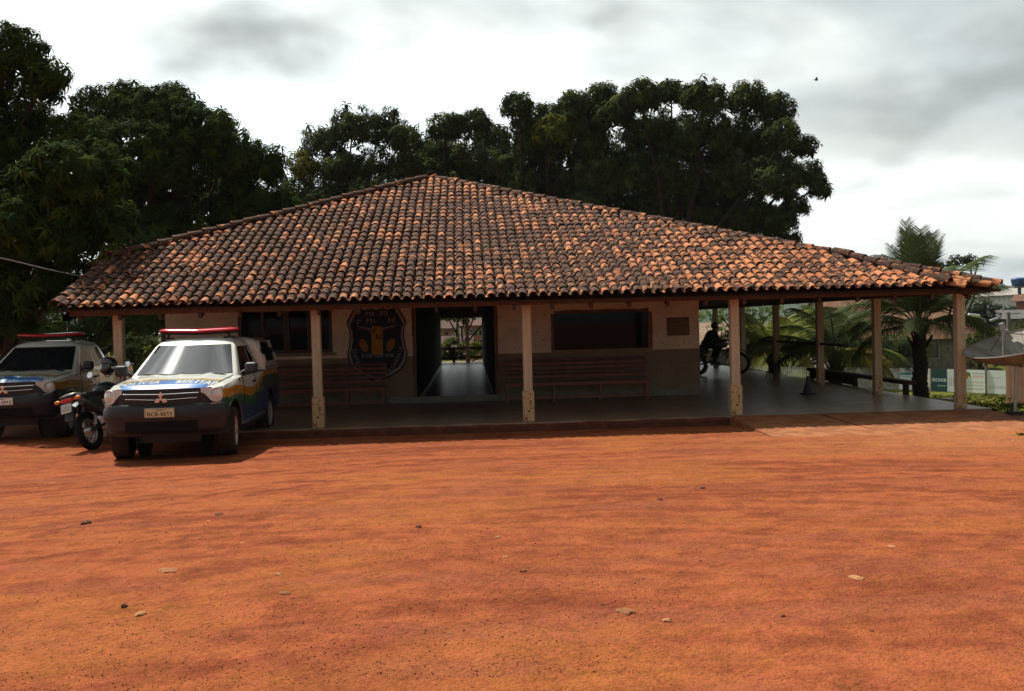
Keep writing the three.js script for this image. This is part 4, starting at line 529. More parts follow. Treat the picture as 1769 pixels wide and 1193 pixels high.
  part(t, 'muffler', merge([rod([0.16, 0.55, -0.25], [0.185, 0.80, 0.28], 0.05, 0.058, 16), cyl(0.03, 0.03, 0.02, 12, 0.186, 0.81, 0.295, 1.13)]), std([0.05, 0.048, 0.045], 0.45, { metalness: 0.5 })); part(t, 'exhaust_pipe', tube([[0.05, 0.55, -0.8], [0.15, 0.38, -0.85], [0.16, 0.40, -0.5], [0.16, 0.55, -0.25]], 0.022, 20), M.steel);
  part(t, 'side_stand', rod([-0.12, 0.32, -0.42], [-0.30, 0.08, -0.34], 0.013), M.steel);
  return t;
}
motorcycle('black trail motorcycle seen from behind, leaning between the two pickups', [-6.31, 0.065, -16.72], -0.22, 0.24);
{
  const h = thing('motorcycle_helmet', 'dark glossy helmet with raised visor hung on the motorcycle handlebar', 'helmet', [-6.34, 1.455, -17.6], 2.6 - Math.PI);
  const shell = new THREE.MeshPhysicalMaterial({ color: rgb([0.014, 0.014, 0.018]), roughness: 0.25, clearcoat: 1, clearcoatRoughness: 0.06 });
  part(h, 'shell', grid(36, 20, (u, v) => { const a = u * Math.PI * 2, b = lerp(-0.42, 0.5, v) * Math.PI, face = Math.max(0, Math.cos(a)); let r = 0.15; const open = sstep(0.55, 0.8, face) * sstep(-0.28, -0.12, Math.sin(b)) * sstep(0.55, 0.38, Math.sin(b)); r *= 1 - 0.12 * open; const chin = sstep(0.4, 0.9, face) * sstep(-0.3, -0.6, Math.sin(b)); r *= 1 + 0.16 * chin; return [Math.sin(a) * Math.cos(b) * r * 0.88, Math.sin(b) * r * 1.02, Math.cos(a) * Math.cos(b) * r * 1.12]; }, null, [0, 0, 0]), shell);
  part(h, 'visor', grid(16, 6, (u, v) => { const a = lerp(-1.0, 1.0, u), b = lerp(0.25, 0.75, v), r = 0.168; return [Math.sin(a) * Math.cos(b) * r * 0.92, Math.sin(b) * r * 1.0, Math.cos(a) * Math.cos(b) * r * 1.18]; }, null, [0, 0, 0]), std([0.12, 0.12, 0.12], 0.12));
  for (const s of [-1, 1]) part(h, 'visor_pivot', cyl(0.028, 0.028, 0.02, 14, s * 0.138, 0.03, 0.02, 0, 0, Math.PI / 2), M.plastic); part(h, 'strap', tube([[-0.1, -0.1, 0.02], [-0.04, -0.2, 0.03], [0.04, -0.2, 0.03], [0.1, -0.1, 0.02]], 0.009), M.black); part(h, 'sticker', box(0.003, 0.035, 0.075, 0.141, -0.04, 0.02, 0, 0, 0.3), M.white);
}
// ---------------------------------------------------------------- trees
const leafM = (rough = 0.42, tr = 0.22) => new THREE.MeshPhysicalMaterial({ color: 0xffffff, roughness: rough, transmission: tr, thickness: 0, ior: 1.15, specularIntensity: 0.1 });
function leafGeo(l, w, yaw, pitch, curl, out = 0.01) {                       // a drooping lance-shaped leaf
  const st = [[0, 0.12], [0.32, 1], [0.68, 0.82], [1, 0.03]], pos = [], c = Math.cos(yaw), s = Math.sin(yaw);
  st.forEach(([t, k]) => { const r = out + l * t * Math.cos(pitch) , y = l * t * Math.sin(pitch) - curl * l * t * t; for (const e of [-1, 1]) { const a = e * w * k * 0.5; pos.push(c * r - s * a, y + 0.10 * w * Math.abs(k), s * r + c * a); } });
  const g = new THREE.BufferGeometry(); g.setAttribute('position', new THREE.Float32BufferAttribute(pos, 3)); g.setIndex([0, 2, 1, 1, 2, 3, 2, 4, 3, 3, 4, 5, 4, 6, 5, 5, 6, 7]); g.computeVertexNormals(); return g;
}
function whorl(seed, n, l, w, droop) { const R = rng(seed), a = []; for (let i = 0; i < n; i++) a.push(leafGeo(l * (0.7 + 0.5 * R()), w * (0.8 + 0.4 * R()), i * 2.4 + R() * 0.7, lerp(0.65, -0.55, i / n) + (R() - 0.5) * 0.3, droop * (0.5 + R())).translate(0, (1 - i / n) * 0.06, 0)); return merge(a); }
const mangoA = whorl(3, 11, 0.26, 0.062, 0.55), mangoB = whorl(8, 11, 0.25, 0.058, 0.8), bushW = whorl(12, 9, 0.16, 0.06, 0.3);
const leafMango = leafM(0.8, 0.14), leafBush = leafM(0.85, 0.3);
function crownMesh(base, blobs, { geo = mangoA, mat = leafMango, seed = 1, scale = 1, dens = 1, lo = [0.014, 0.029, 0.006], hi = [0.064, 0.094, 0.016], fresh = 0.06 }) {
  const R = rng(seed), mats = [], cols = [], q = new THREE.Quaternion(), m4 = new THREE.Matrix4(), up = V(0, 1, 0), nrm = V(0, 0, 0);
  for (const b of blobs) {
    const [c, r, fl = 0.85] = b, n = Math.round(dens * 4 * Math.PI * r * r * 1.75 / (0.30 * scale * 0.30 * scale) * 0.36), yellow = R() < fresh;
    for (let i = 0; i < n; i++) {
      const z = lerp(1, -0.75, Math.pow(R(), 0.85)), th = R() * 6.283, s = Math.sqrt(Math.max(0, 1 - z * z)), lump = 0.80 + 0.36 * noise2(th * 1.9 + seed, z * 2.6 + b[1] * 3, seed + 3), rr = r * lump * (R() < 0.66 ? lerp(0.84, 1.03, R()) : lerp(0.35, 0.86, R()));
      nrm.set(s * Math.cos(th), z, s * Math.sin(th)); const p = V(c.x + nrm.x * rr - base.x, c.y + nrm.y * rr * fl - base.y, c.z + nrm.z * rr - base.z);
      nrm.y += 0.75; nrm.x += (R() - 0.5) * 0.7; nrm.z += (R() - 0.5) * 0.7; nrm.normalize(); q.setFromUnitVectors(up, nrm);
      const k = scale * (0.6 + 0.85 * R()); m4.compose(p, q, V(k, k, k)); m4.multiply(new THREE.Matrix4().makeRotationY(R() * 6.28)); mats.push(m4.clone());
      const t = R() * R(), y = yellow && R() < 0.75 ? 1 : R() < 0.02 ? 0.8 : 0; cols.push([lerp(lo[0], hi[0], t) + y * 0.06, lerp(lo[1], hi[1], t) + y * 0.055, lerp(lo[2], hi[2], t)]);
    }
  }
  const im = new THREE.InstancedMesh(geo, mat, mats.length), c = new THREE.Color(); mats.forEach((m, i) => { im.setMatrixAt(i, m); im.setColorAt(i, c.setRGB(...cols[i])); });
  im.name = 'crown'; shade(im); stuff(im); return im;
}
function tree(name, label, group, blobs, foot, o = {}) {                     // blobs: [centre, radius]; foot: where the trunk stands
  const t = thing(name, label, 'tree', [foot.x, foot.y, foot.z], 0, group), R = rng(o.seed ?? 1), limbs = [];
  const cc = blobs.reduce((a, b) => a.add(b[0]), V(0, 0, 0)).multiplyScalar(1 / blobs.length), fork = V(foot.x + (cc.x - foot.x) * 0.3, lerp(foot.y, cc.y, o.fork ?? 0.34), foot.z + (cc.z - foot.z) * 0.3);
  const tr = o.r ?? 0.28, loc = (p) => [p.x - foot.x, p.y - foot.y, p.z - foot.z];
  const limb = (a, b, r0, r1) => { const n = 5, pts = []; for (let i = 0; i <= n; i++) { const k = i / n, p = a.clone().lerp(b, k); p.x += Math.sin(k * 3.14) * (R() - 0.5) * 0.5; p.z += Math.sin(k * 3.14) * (R() - 0.5) * 0.5; p.y += Math.sin(k * 3.14) * 0.25; pts.push(p); } for (let i = 0; i < n; i++) limbs.push(rod(loc(pts[i]), loc(pts[i + 1]), lerp(r0, r1, i / n), lerp(r0, r1, (i + 1) / n), 8)); };
  limbs.push(rod([0, -0.2, 0], loc(foot.clone().lerp(fork, 0.5).add(V(0.06, 0, 0.04))), tr * 1.25, tr, 10), rod(loc(foot.clone().lerp(fork, 0.48).add(V(0.06, 0, 0.04))), loc(fork), tr, tr * 0.8, 10));
  for (const [c, r] of blobs) limb(fork, c.clone().add(V(0, r * 0.1, 0)), tr * 0.36, 0.03);
  part(t, 'trunk', merge(limbs), M.bark); t.add(crownMesh(foot, blobs, o)); return t;
}
const blobsAt = (list, depth, seed) => { const R = rng(seed); return list.map(([px, py, r, dz = (R() - 0.5) * 3.5]) => [spot(px, py, depth + dz), r * (depth + dz) / 1700]); };
const behind = 'big trees behind the station';
// left: near trees over the second pickup
tree('mango_tree', 'nearest mango tree at the left edge, tallest crown against the sky', null, blobsAt([[-70, 120, 90], [20, 95, 62], [85, 130, 36], [-20, 200, 90], [60, 215, 50], [40, 80, 40], [-60, 300, 110], [70, 150, 40]], 23, 2), V(-12.9, 0, -23.4), { seed: 21, scale: 0.74, dens: 1.25, r: 0.3 });
tree('mango_tree', 'dark mango tree hanging over the second pickup at the left', null, blobsAt([[30, 270, 90], [130, 300, 80], [-60, 360, 110], [60, 390, 100], [170, 380, 70], [130, 240, 50], [-20, 470, 100], [90, 490, 70], [190, 300, 50], [10, 540, 60], [200, 455, 45], [60, 330, 60], [120, 420, 50]], 22, 3), V(-11.2, 0.05, -23.4), { seed: 22, scale: 0.74, dens: 1.35, r: 0.26 });
tree('mango_tree', 'broad round mango tree left of the roof hip', null, blobsAt([[180, 190, 55], [240, 185, 50], [290, 200, 60], [340, 230, 60], [390, 265, 55], [440, 280, 50], [250, 270, 90], [340, 330, 85], [430, 350, 70], [465, 290, 26], [210, 350, 90], [300, 400, 70], [400, 400, 60], [480, 370, 50], [150, 250, 60], [385, 215, 26], [225, 160, 26], [305, 165, 26]], 33, 4), V(-10.2, 0, -33.5), { seed: 23, scale: 0.92, dens: 1.6, r: 0.34 });
tree('mango_tree', 'low leafy mango tree behind the left gable edge of the roof', null, blobsAt([[210, 480, 60], [130, 500, 60], [240, 430, 45], [170, 560, 45], [60, 560, 60], [250, 545, 45], [-10, 590, 50]], 31, 5), V(-11.6, 0, -31), { seed: 24, scale: 0.85, dens: 1.3, r: 0.2, lo: [0.03, 0.055, 0.014], hi: [0.08, 0.11, 0.026] });
// behind the roof
const far = { scale: 1.18, geo: mangoB, dens: 0.82, r: 0.36, lo: [0.020, 0.032, 0.009], hi: [0.10, 0.12, 0.034] };
tree('shade_tree', 'leafy tree behind the roof left of the apex, sky showing through its crown', behind, blobsAt([[560, 245, 40], [610, 220, 42], [665, 222, 42], [700, 240, 36], [530, 285, 36], [590, 290, 34], [650, 285, 36], [705, 290, 34], [515, 330, 34], [560, 345, 36], [630, 335, 36], [500, 385, 40], [570, 385, 30]], 50, 6), V(-7.6, -0.2, -50.5), { ...far, seed: 31, dens: 1.5 });
tree('shade_tree', 'dark tree behind the roof just right of the apex', behind, blobsAt([[770, 220, 32], [815, 215, 34], [850, 240, 34], [760, 265, 40], [810, 280, 46], [745, 310, 44], [860, 290, 42], [790, 330, 40], [860, 335, 36]], 52, 7), V(-2.6, -0.2, -52.5), { ...far, seed: 32, dens: 2.1 });
tree('shade_tree', 'tree with small round tufts at its top, behind the roof in the middle', behind, blobsAt([[893, 182, 28], [940, 200, 30], [990, 180, 32], [1040, 165, 30], [925, 255, 48], [1000, 240, 52], [960, 310, 56], [1040, 300, 52], [900, 320, 36], [1010, 360, 40], [912, 222, 34], [955, 228, 34], [1020, 205, 34], [985, 212, 30], [1060, 200, 34]], 49, 8), V(2.6, -0.2, -49.8), { ...far, seed: 33, dens: 2.2 });
tree('shade_tree', 'largest tree behind the roof, its broad crown ending against the grey sky', behind, blobsAt([[1105, 165, 34], [1160, 160, 30], [1215, 165, 40], [1290, 170, 38], [1340, 185, 34], [1125, 225, 50], [1210, 235, 58], [1295, 240, 54], [1350, 230, 32], [1390, 250, 22], [1160, 310, 58], [1250, 310, 58], [1340, 310, 48], [1395, 300, 30], [1412, 325, 22], [1100, 300, 50], [1290, 370, 46], [1345, 380, 34], [1370, 415, 18], [1220, 370, 50], [1110, 370, 44], [1375, 355, 24], [1080, 180, 24]], 47, 9), V(9.4, -0.4, -47.6), { ...far, seed: 34, dens: 2.3, r: 0.45 });
tree('shade_tree', 'dense dark lower crowns filling the space just above the roof behind the other trees', behind, blobsAt([[470, 360, 50], [540, 350, 52], [610, 335, 52], [690, 320, 52], [770, 310, 52], [850, 330, 55], [930, 350, 60], [1010, 340, 66], [1090, 350, 66], [1170, 360, 62], [1250, 380, 60], [1320, 390, 46], [880, 285, 46], [1060, 270, 52], [1150, 260, 56], [730, 275, 44], [600, 295, 40], [1260, 290, 60], [1330, 270, 46]], 55, 12), V(2.0, -0.3, -56), { ...far, seed: 36, dens: 1.5, hi: [0.05, 0.062, 0.02] });
tree('shade_tree', 'lower trees crown showing under the carport roof behind the seated person', behind, blobsAt([[1235, 545, 30], [1270, 560, 34], [1300, 540, 30], [1340, 535, 30], [1220, 590, 22], [1400, 545, 30], [1460, 540, 26]], 62, 10), V(17.5, -1.4, -62), { ...far, seed: 35, dens: 0.7, r: 0.2, geo: bushW, mat: leafBush, lo: [0.05, 0.085, 0.02], hi: [0.12, 0.16, 0.035] });
// distant trees of the town
const town = (label, list, depth, seed, lo, hi, grp) => { const b = blobsAt(list, depth, seed), f = b[0][0].clone(); f.y = terrain(f.x, f.z) - 0.2; return tree('bushy_tree', label, grp, b, f, { seed, scale: Math.max(1, depth / 62), geo: bushW, mat: leafBush, dens: 3, r: 0.2, lo, hi, fork: 0.3 }); };
town('dark round tree in front of the long white hall at the far right', [[1690, 545, 18], [1702, 530, 17], [1714, 548, 14], [1680, 560, 18], [1700, 560, 16], [1672, 545, 14]], 84, 51, [0.014, 0.024, 0.012], [0.03, 0.042, 0.018]);
town('olive bushes below the street lamp at the right', [[1685, 590, 20], [1700, 610, 22], [1720, 600, 20], [1680, 620, 18], [1735, 620, 20], [1700, 578, 16], [1725, 580, 14]], 57, 52, [0.05, 0.06, 0.018], [0.11, 0.12, 0.03]);
town('brown green trees at the right edge behind the pale pole', [[1752, 578, 18], [1770, 566, 18], [1795, 580, 26], [1760, 600, 22], [1740, 592, 18], [1730, 575, 12]], 66, 53, [0.045, 0.05, 0.018], [0.09, 0.09, 0.028]);
town('low hedge in front of the white hall at the far right', [[1725, 533, 6], [1738, 535, 6], [1750, 534, 6], [1715, 538, 7]], 100, 54, [0.02, 0.03, 0.014], [0.05, 0.06, 0.02]);
town('yellow green tree on the skyline above the white hall', [[1722, 507, 6], [1733, 506, 6], [1712, 509, 6]], 170, 55, [0.05, 0.06, 0.02], [0.1, 0.1, 0.03]);
town('dark tree on the skyline at the right edge', [[1765, 502, 7], [1780, 500, 10]], 180, 56, [0.02, 0.03, 0.015], [0.05, 0.06, 0.02]);
town('airy tree rising behind the tall palm at the right', [[1650, 452, 13], [1675, 448, 11], [1630, 462, 12], [1690, 455, 7]], 42, 57, [0.03, 0.045, 0.02], [0.06, 0.08, 0.03]);
town('mixed shrubs seen through the corridor of the station', [[770, 598, 10], [785, 590, 8], [778, 612, 9], [800, 600, 10], [815, 607, 10], [828, 600, 10], [760, 610, 10], [840, 610, 10], [775, 588, 6], [820, 595, 6]], 57, 58, [0.06, 0.08, 0.022], [0.16, 0.17, 0.04]);
town('dark shrub between the motorcycle and the station wall', [[235, 622, 24], [215, 640, 20], [258, 635, 22], [238, 598, 24], [262, 605, 18], [222, 610, 20]], 27, 62, [0.02, 0.032, 0.01], [0.06, 0.08, 0.022]);
town('tall dark tree behind the station, seen at the top of the corridor', [[790, 535, 26], [825, 530, 28], [765, 540, 18], [800, 553, 10], [850, 540, 20]], 64, 59, [0.02, 0.035, 0.012], [0.05, 0.07, 0.02]);
town('shrubs behind the fence seen under the carport roof', [[1330, 590, 26], [1375, 600, 24], [1420, 585, 26], [1470, 595, 24], [1510, 600, 24], [1300, 600, 22], [1545, 600, 22], [1575, 605, 18]], 64, 60, [0.03, 0.05, 0.016], [0.08, 0.1, 0.028]);
town('shrubs in the shade left of the station wall', [[30, 590, 30], [70, 580, 30], [230, 590, 34], [262, 600, 30], [0, 560, 30], [245, 555, 30], [215, 565, 26], [275, 560, 26], [190, 600, 24], [110, 600, 28]], 40, 61, [0.03, 0.045, 0.014], [0.09, 0.1, 0.03]);

// ---------------------------------------------------------------- coconut palms
const palmM = new THREE.MeshPhysicalMaterial({ vertexColors: true, roughness: 0.75, transmission: 0.25, thickness: 0, ior: 1.2, specularIntensity: 0.2 });
function frondGeo(seed, L, droop, hang, col0, col1) {                        // along +x, rising then bending down
  const R = rng(seed), pos = [], idx = [], cols = [], path = (t) => [L * (t - 0.18 * droop * t * t), L * (0.32 * t - 0.42 * droop * t * t), 0], tan = (t) => { const a = path(t - 0.01), b = path(t + 0.01); return V(b[0] - a[0], b[1] - a[1], 0).normalize(); };
  const push = (p, c) => { pos.push(p.x, p.y, p.z); cols.push(...c); return pos.length / 3 - 1; };
  for (let i = 0; i < 14; i++) { const t0 = i / 14, t1 = (i + 1) / 14, a = V(...path(t0)), b = V(...path(t1)), r0 = lerp(0.026, 0.004, t0), r1 = lerp(0.026, 0.004, t1), c = [0.16, 0.16, 0.05]; const q = [[0, 1], [0.87, -0.5], [-0.87, -0.5]], A = q.map(([z, y]) => push(V(a.x, a.y + y * r0, z * r0), c)), B = q.map(([z, y]) => push(V(b.x, b.y + y * r1, z * r1), c)); for (let k = 0; k < 3; k++) { const l = (k + 1) % 3; idx.push(A[k], A[l], B[k], A[l], B[l], B[k]); } }
  const n = 62; for (let i = 0; i < n; i++) for (const s of [-1, 1]) {
    const t = lerp(0.17, 0.99, (i + R() * 0.6) / n), p = V(...path(t)), T = tan(t), l = L * 0.30 * Math.pow(Math.sin(lerp(0.35, 2.95, t)), 0.7) * (0.85 + 0.3 * R()), w = 0.011 + 0.006 * R();
    const d = T.clone().multiplyScalar(lerp(0.55, 0.95, t)).add(V(0, 0.10, s)).normalize(), mid = p.clone().addScaledVector(d, l * 0.5).add(V(0, -hang * l * 0.14, 0)), tip = p.clone().addScaledVector(d, l * 0.86).add(V(0, -hang * l * 0.62, 0)), k = R(), c = col0.map((a, j) => lerp(a, col1[j], k));
    const a = push(p.clone().addScaledVector(T, -w), c), b = push(p.clone().addScaledVector(T, w), c), e = push(mid.clone().addScaledVector(T, -w * 0.8), c), f = push(mid.clone().addScaledVector(T, w * 0.8), c), g = push(tip, c); idx.push(a, b, e, b, f, e, e, f, g);
  }
  const g = new THREE.BufferGeometry(); g.setAttribute('position', new THREE.Float32BufferAttribute(pos, 3)); g.setAttribute('color', new THREE.Float32BufferAttribute(cols, 3)); g.setIndex(idx); g.computeVertexNormals(); return g;
}
const fGreen = [1, 2, 3].map((s) => frondGeo(s, 2.7, 0.75 + 0.15 * s, 0.9, [0.035, 0.055, 0.018], [0.07, 0.095, 0.03])), fUp = [4, 5].map((s) => frondGeo(s, 2.6, 0.28, 0.25, [0.05, 0.075, 0.028], [0.10, 0.125, 0.05])), fDrop = [6, 7, 8].map((s) => frondGeo(s, 2.5, 1.25, 1.2, [0.03, 0.045, 0.016], [0.065, 0.08, 0.026])), fSun = [9, 10].map((s) => frondGeo(s, 2.4, 0.95, 1.0, [0.10, 0.13, 0.022], [0.20, 0.20, 0.04])), fOld = frondGeo(11, 2.3, 1.3, 1.2, [0.20, 0.17, 0.03], [0.28, 0.2, 0.05]);
function palm(label, foot, height, fronds, s = 1) {                          // fronds: [geometry, turn, tilt]
  const t = thing('coconut_palm', label, 'palm tree', [foot.x, foot.y, foot.z], 0, null), tr = []; const n = Math.max(4, Math.round(height / 0.13));
  for (let i = 0; i < n; i++) { const y = i * height / n, r = lerp(0.21, 0.15, i / n); tr.push(cyl(r * 0.94, r * 1.06, height / n + 0.01, 14, 0.02 * Math.sin(i), y + height / n / 2 - 0.1, 0)); }
  part(t, 'trunk', merge(tr), M.bark); const st = []; for (let i = 0; i < 12; i++) { const a = i * 2.4, r = 0.12; st.push(rod([r * Math.cos(a) * 1.3, height - 0.5 + (i % 4) * 0.12, r * Math.sin(a) * 1.3], [r * Math.cos(a) * 2.6, height - 0.2 + (i % 4) * 0.14, r * Math.sin(a) * 2.6], 0.045, 0.02, 5)); } part(t, 'frond_stubs', merge(st), M.bark);
  for (const [g, turn, tilt, k = 1] of fronds) { const o = part(t, 'frond', g, palmM); o.position.set(0, height, 0); o.rotation.set(0, turn, tilt, 'YXZ'); o.scale.setScalar(s * k); }
}
const ring = (R, n, t0, geos, tilt, jt = 0.25, k = 1) => Array.from({ length: n }, (_, i) => [geos[i % geos.length], t0 + i * 6.283 / n + (R() - 0.5) * 0.6, tilt + (R() - 0.5) * jt, k * (0.9 + 0.2 * R())]);
{
  const R = rng(404);
  palm('tall coconut palm rising above the roof corner between the last two carport columns', V(11.42, -0.32, -24.5), 1.95, [...ring(R, 7, 0.2, fUp, 1.05, 0.25, 0.95), [fUp[0], 0.3, 1.5, 1.08], [fUp[1], 2.4, 1.3, 1.0], [fUp[0], 1.2, 1.2, 0.95], [fGreen[0], Math.PI - 0.4, 0.92, 1.1], [fGreen[1], Math.PI + 0.5, 1.05, 1.05], [fGreen[0], -0.2, 0.9, 1.05], [fGreen[2], 0.5, 1.05, 1.0], [fUp[1], 2.0, 1.2, 1.0], [fUp[0], 4.4, 1.15, 1.0], ...ring(R, 8, 0.5, fGreen, 0.55), ...ring(R, 8, 0.1, fDrop, 0.15, 0.25, 0.85), [fDrop[0], 3.0, -0.15, 0.9]]);
  palm('coconut palm with yellowing lower fronds in the middle of the carport opening', V(10.75, -0.45, -28.5), 1.3, [...ring(R, 6, 0.1, fGreen, 0.8), ...ring(R, 7, 0.4, fGreen, 0.4), ...ring(R, 8, 0.7, [fDrop[0], fSun[0], fDrop[1]], 0.1), [fOld, -1.1, -0.05], [fOld, -0.5, -0.1], [fSun[1], -1.6, 0.0], [fSun[0], -2.2, 0.05], [fOld, -0.8, 0.15]], 0.95);
  palm('sunlit light green coconut palm at the back of the carport', V(10.6, -0.9, -34), 1.75, [...ring(R, 6, 0.3, fSun, 0.75), ...ring(R, 7, 0.0, fSun, 0.4), ...ring(R, 6, 0.6, [fSun[0], fDrop[2]], 0.1), [fOld, -1.0, -0.1], [fOld, -2.4, -0.1]], 1.0);
}
// ---------------------------------------------------------------- person on a motorcycle under the carport
{
  motorcycle('dark motorcycle parked far back under the carport with a person sitting on it', [7.2, 0.2, -30.8], -1.45, 0.08);
  const P = thing('person', 'person in dark clothes sitting hunched on the motorcycle under the carport', 'person', [7.5, 0.2, -30.8]);
  // joints: x forward along the machine, y up, z towards the yard
  const J = { hip: [-0.02, 0.98, 0], chest: [0.13, 1.26, 0], neck: [0.22, 1.42, 0], head: [0.29, 1.52, 0] };
  const bones = (list, cell, name, m, pad = 0) => {
    const lo = [1e9, 1e9, 1e9], hi = [-1e9, -1e9, -1e9]; for (const [a, b, r0, r1] of list) for (const [p, r] of [[a, r0], [b, r1]]) for (let k = 0; k < 3; k++) { lo[k] = Math.min(lo[k], p[k] - r - 0.04 - pad); hi[k] = Math.max(hi[k], p[k] + r + 0.04 + pad); }
    const size = Math.max(hi[0] - lo[0], hi[1] - lo[1], hi[2] - lo[2]), n = Math.ceil(size / cell), mc = new MarchingCubes(n, new THREE.MeshStandardMaterial(), false, false, 60000), c = lo.map((l, k) => (l + hi[k]) / 2), h = size / 2;
    for (let k = 0; k < n; k++) for (let j = 0; j < n; j++) for (let i = 0; i < n; i++) {
      const p = [i, j, k].map((q, ax) => c[ax] + (q - n / 2) / (n / 2) * h); let d = 1e9;
      for (const [a, b, r0, r1] of list) { const ab = [b[0] - a[0], b[1] - a[1], b[2] - a[2]], ap = [p[0] - a[0], p[1] - a[1], p[2] - a[2]], L = ab[0] ** 2 + ab[1] ** 2 + ab[2] ** 2, t = Math.min(1, Math.max(0, (ap[0] * ab[0] + ap[1] * ab[1] + ap[2] * ab[2]) / (L || 1))), q = Math.hypot(ap[0] - ab[0] * t, ap[1] - ab[1] * t, ap[2] - ab[2] * t) - lerp(r0, r1, t) - pad, kk = 0.03, hh = Math.max(kk - Math.abs(d - q), 0) / kk; d = Math.min(d, q) - hh * hh * kk * 0.25; }
      mc.field[i + j * n + k * n * n] = -d;
    }
    mc.isolation = 0; mc.update(); const g = new THREE.BufferGeometry(), cnt = mc.count; g.setAttribute('position', new THREE.Float32BufferAttribute(mc.positionArray.slice(0, cnt * 3), 3)); g.setAttribute('normal', new THREE.Float32BufferAttribute(mc.normalArray.slice(0, cnt * 3), 3)); g.scale(h, h, h).translate(...c);
    return part(P, name, g, m);
  };
  const arm = (s) => [[[0.20, 1.36, s * 0.19], [0.34, 1.14, s * 0.24], 0.052, 0.042], [[0.34, 1.14, s * 0.24], [0.55, 1.10, s * 0.26], 0.04, 0.03]], leg = (s) => [[[0, 0.96, s * 0.10], [0.36, 0.86, s * 0.22], 0.085, 0.06], [[0.36, 0.86, s * 0.22], [0.18, 0.46, s * 0.24], 0.058, 0.042]];
  const hand = (s) => { const w = [0.55, 1.10, s * 0.26], o = [[w, [0.61, 1.105, s * 0.265], 0.03, 0.034]]; for (let f = 0; f < 4; f++) { const z = s * 0.265 + (f - 1.5) * 0.018; o.push([[0.625, 1.11, z], [0.655 + (f === 1 ? 0.006 : 0), 1.105, z], 0.009, 0.0085], [[0.655, 1.105, z], [0.655, 1.075, z], 0.0085, 0.008]); } o.push([[0.59, 1.095, s * 0.24], [0.62, 1.075, s * 0.225], 0.011, 0.009]); return o; };
  const skin = std([0.14, 0.075, 0.05], 0.6), cloth = std([0.018, 0.016, 0.02], 0.9), jean = std([0.02, 0.022, 0.032], 0.9), H = [0.30, 1.53, 0];
  const headB = [[[0.20, 1.36, 0], [0.25, 1.45, 0], 0.055, 0.055], [[0.27, 1.56, 0], [0.31, 1.50, 0], 0.092, 0.07], [[0.385, 1.525, 0], [0.40, 1.505, 0], 0.014, 0.017], [[0.36, 1.465, 0], [0.375, 1.465, 0], 0.03, 0.018], [[0.29, 1.52, 0.085], [0.285, 1.50, 0.09], 0.018, 0.012], [[0.29, 1.52, -0.085], [0.285, 1.50, -0.09], 0.018, 0.012]];
  bones([...arm(1), ...arm(-1), ...hand(1), ...hand(-1), ...headB, [J.hip, J.chest, 0.13, 0.145], [[0.19, 1.34, -0.17], [0.19, 1.34, 0.17], 0.06, 0.06], ...leg(1), ...leg(-1)], 0.013, 'body', skin);
  bones([[J.hip, J.chest, 0.145, 0.16], [[0.19, 1.34, -0.17], [0.19, 1.34, 0.17], 0.07, 0.07], [[0.20, 1.36, 0.19], [0.31, 1.18, 0.23], 0.064, 0.06], [[0.20, 1.36, -0.19], [0.31, 1.18, -0.23], 0.064, 0.06]], 0.02, 'shirt', cloth); bones([[[-0.03, 0.95, 0], [0.02, 1.0, 0], 0.145, 0.14], ...leg(1).map(([a, b, r, q]) => [a, b, r + 0.012, q + 0.014]), ...leg(-1).map(([a, b, r, q]) => [a, b, r + 0.012, q + 0.014])], 0.02, 'trousers', jean);
  bones([[[0.25, 1.585, 0], [0.29, 1.60, 0], 0.085, 0.08], [[0.22, 1.55, 0], [0.24, 1.57, 0], 0.08, 0.085]], 0.016, 'hair', M.black);
  for (const s of [-1, 1]) { part(P, 'shoe', rbox(0.25, 0.08, 0.09, 0.03, 0.22, 0.40, s * 0.245, 0, 0, -0.1), M.black); part(P, 'eye', ball(0.011, 0.382, 1.545, s * 0.034, 1, 0.7, 1, 8), std([0.5, 0.5, 0.5], 0.3)); } part(P, 'mouth', box(0.006, 0.007, 0.04, 0.395, 1.475, 0), std([0.09, 0.03, 0.03], 0.6));
}
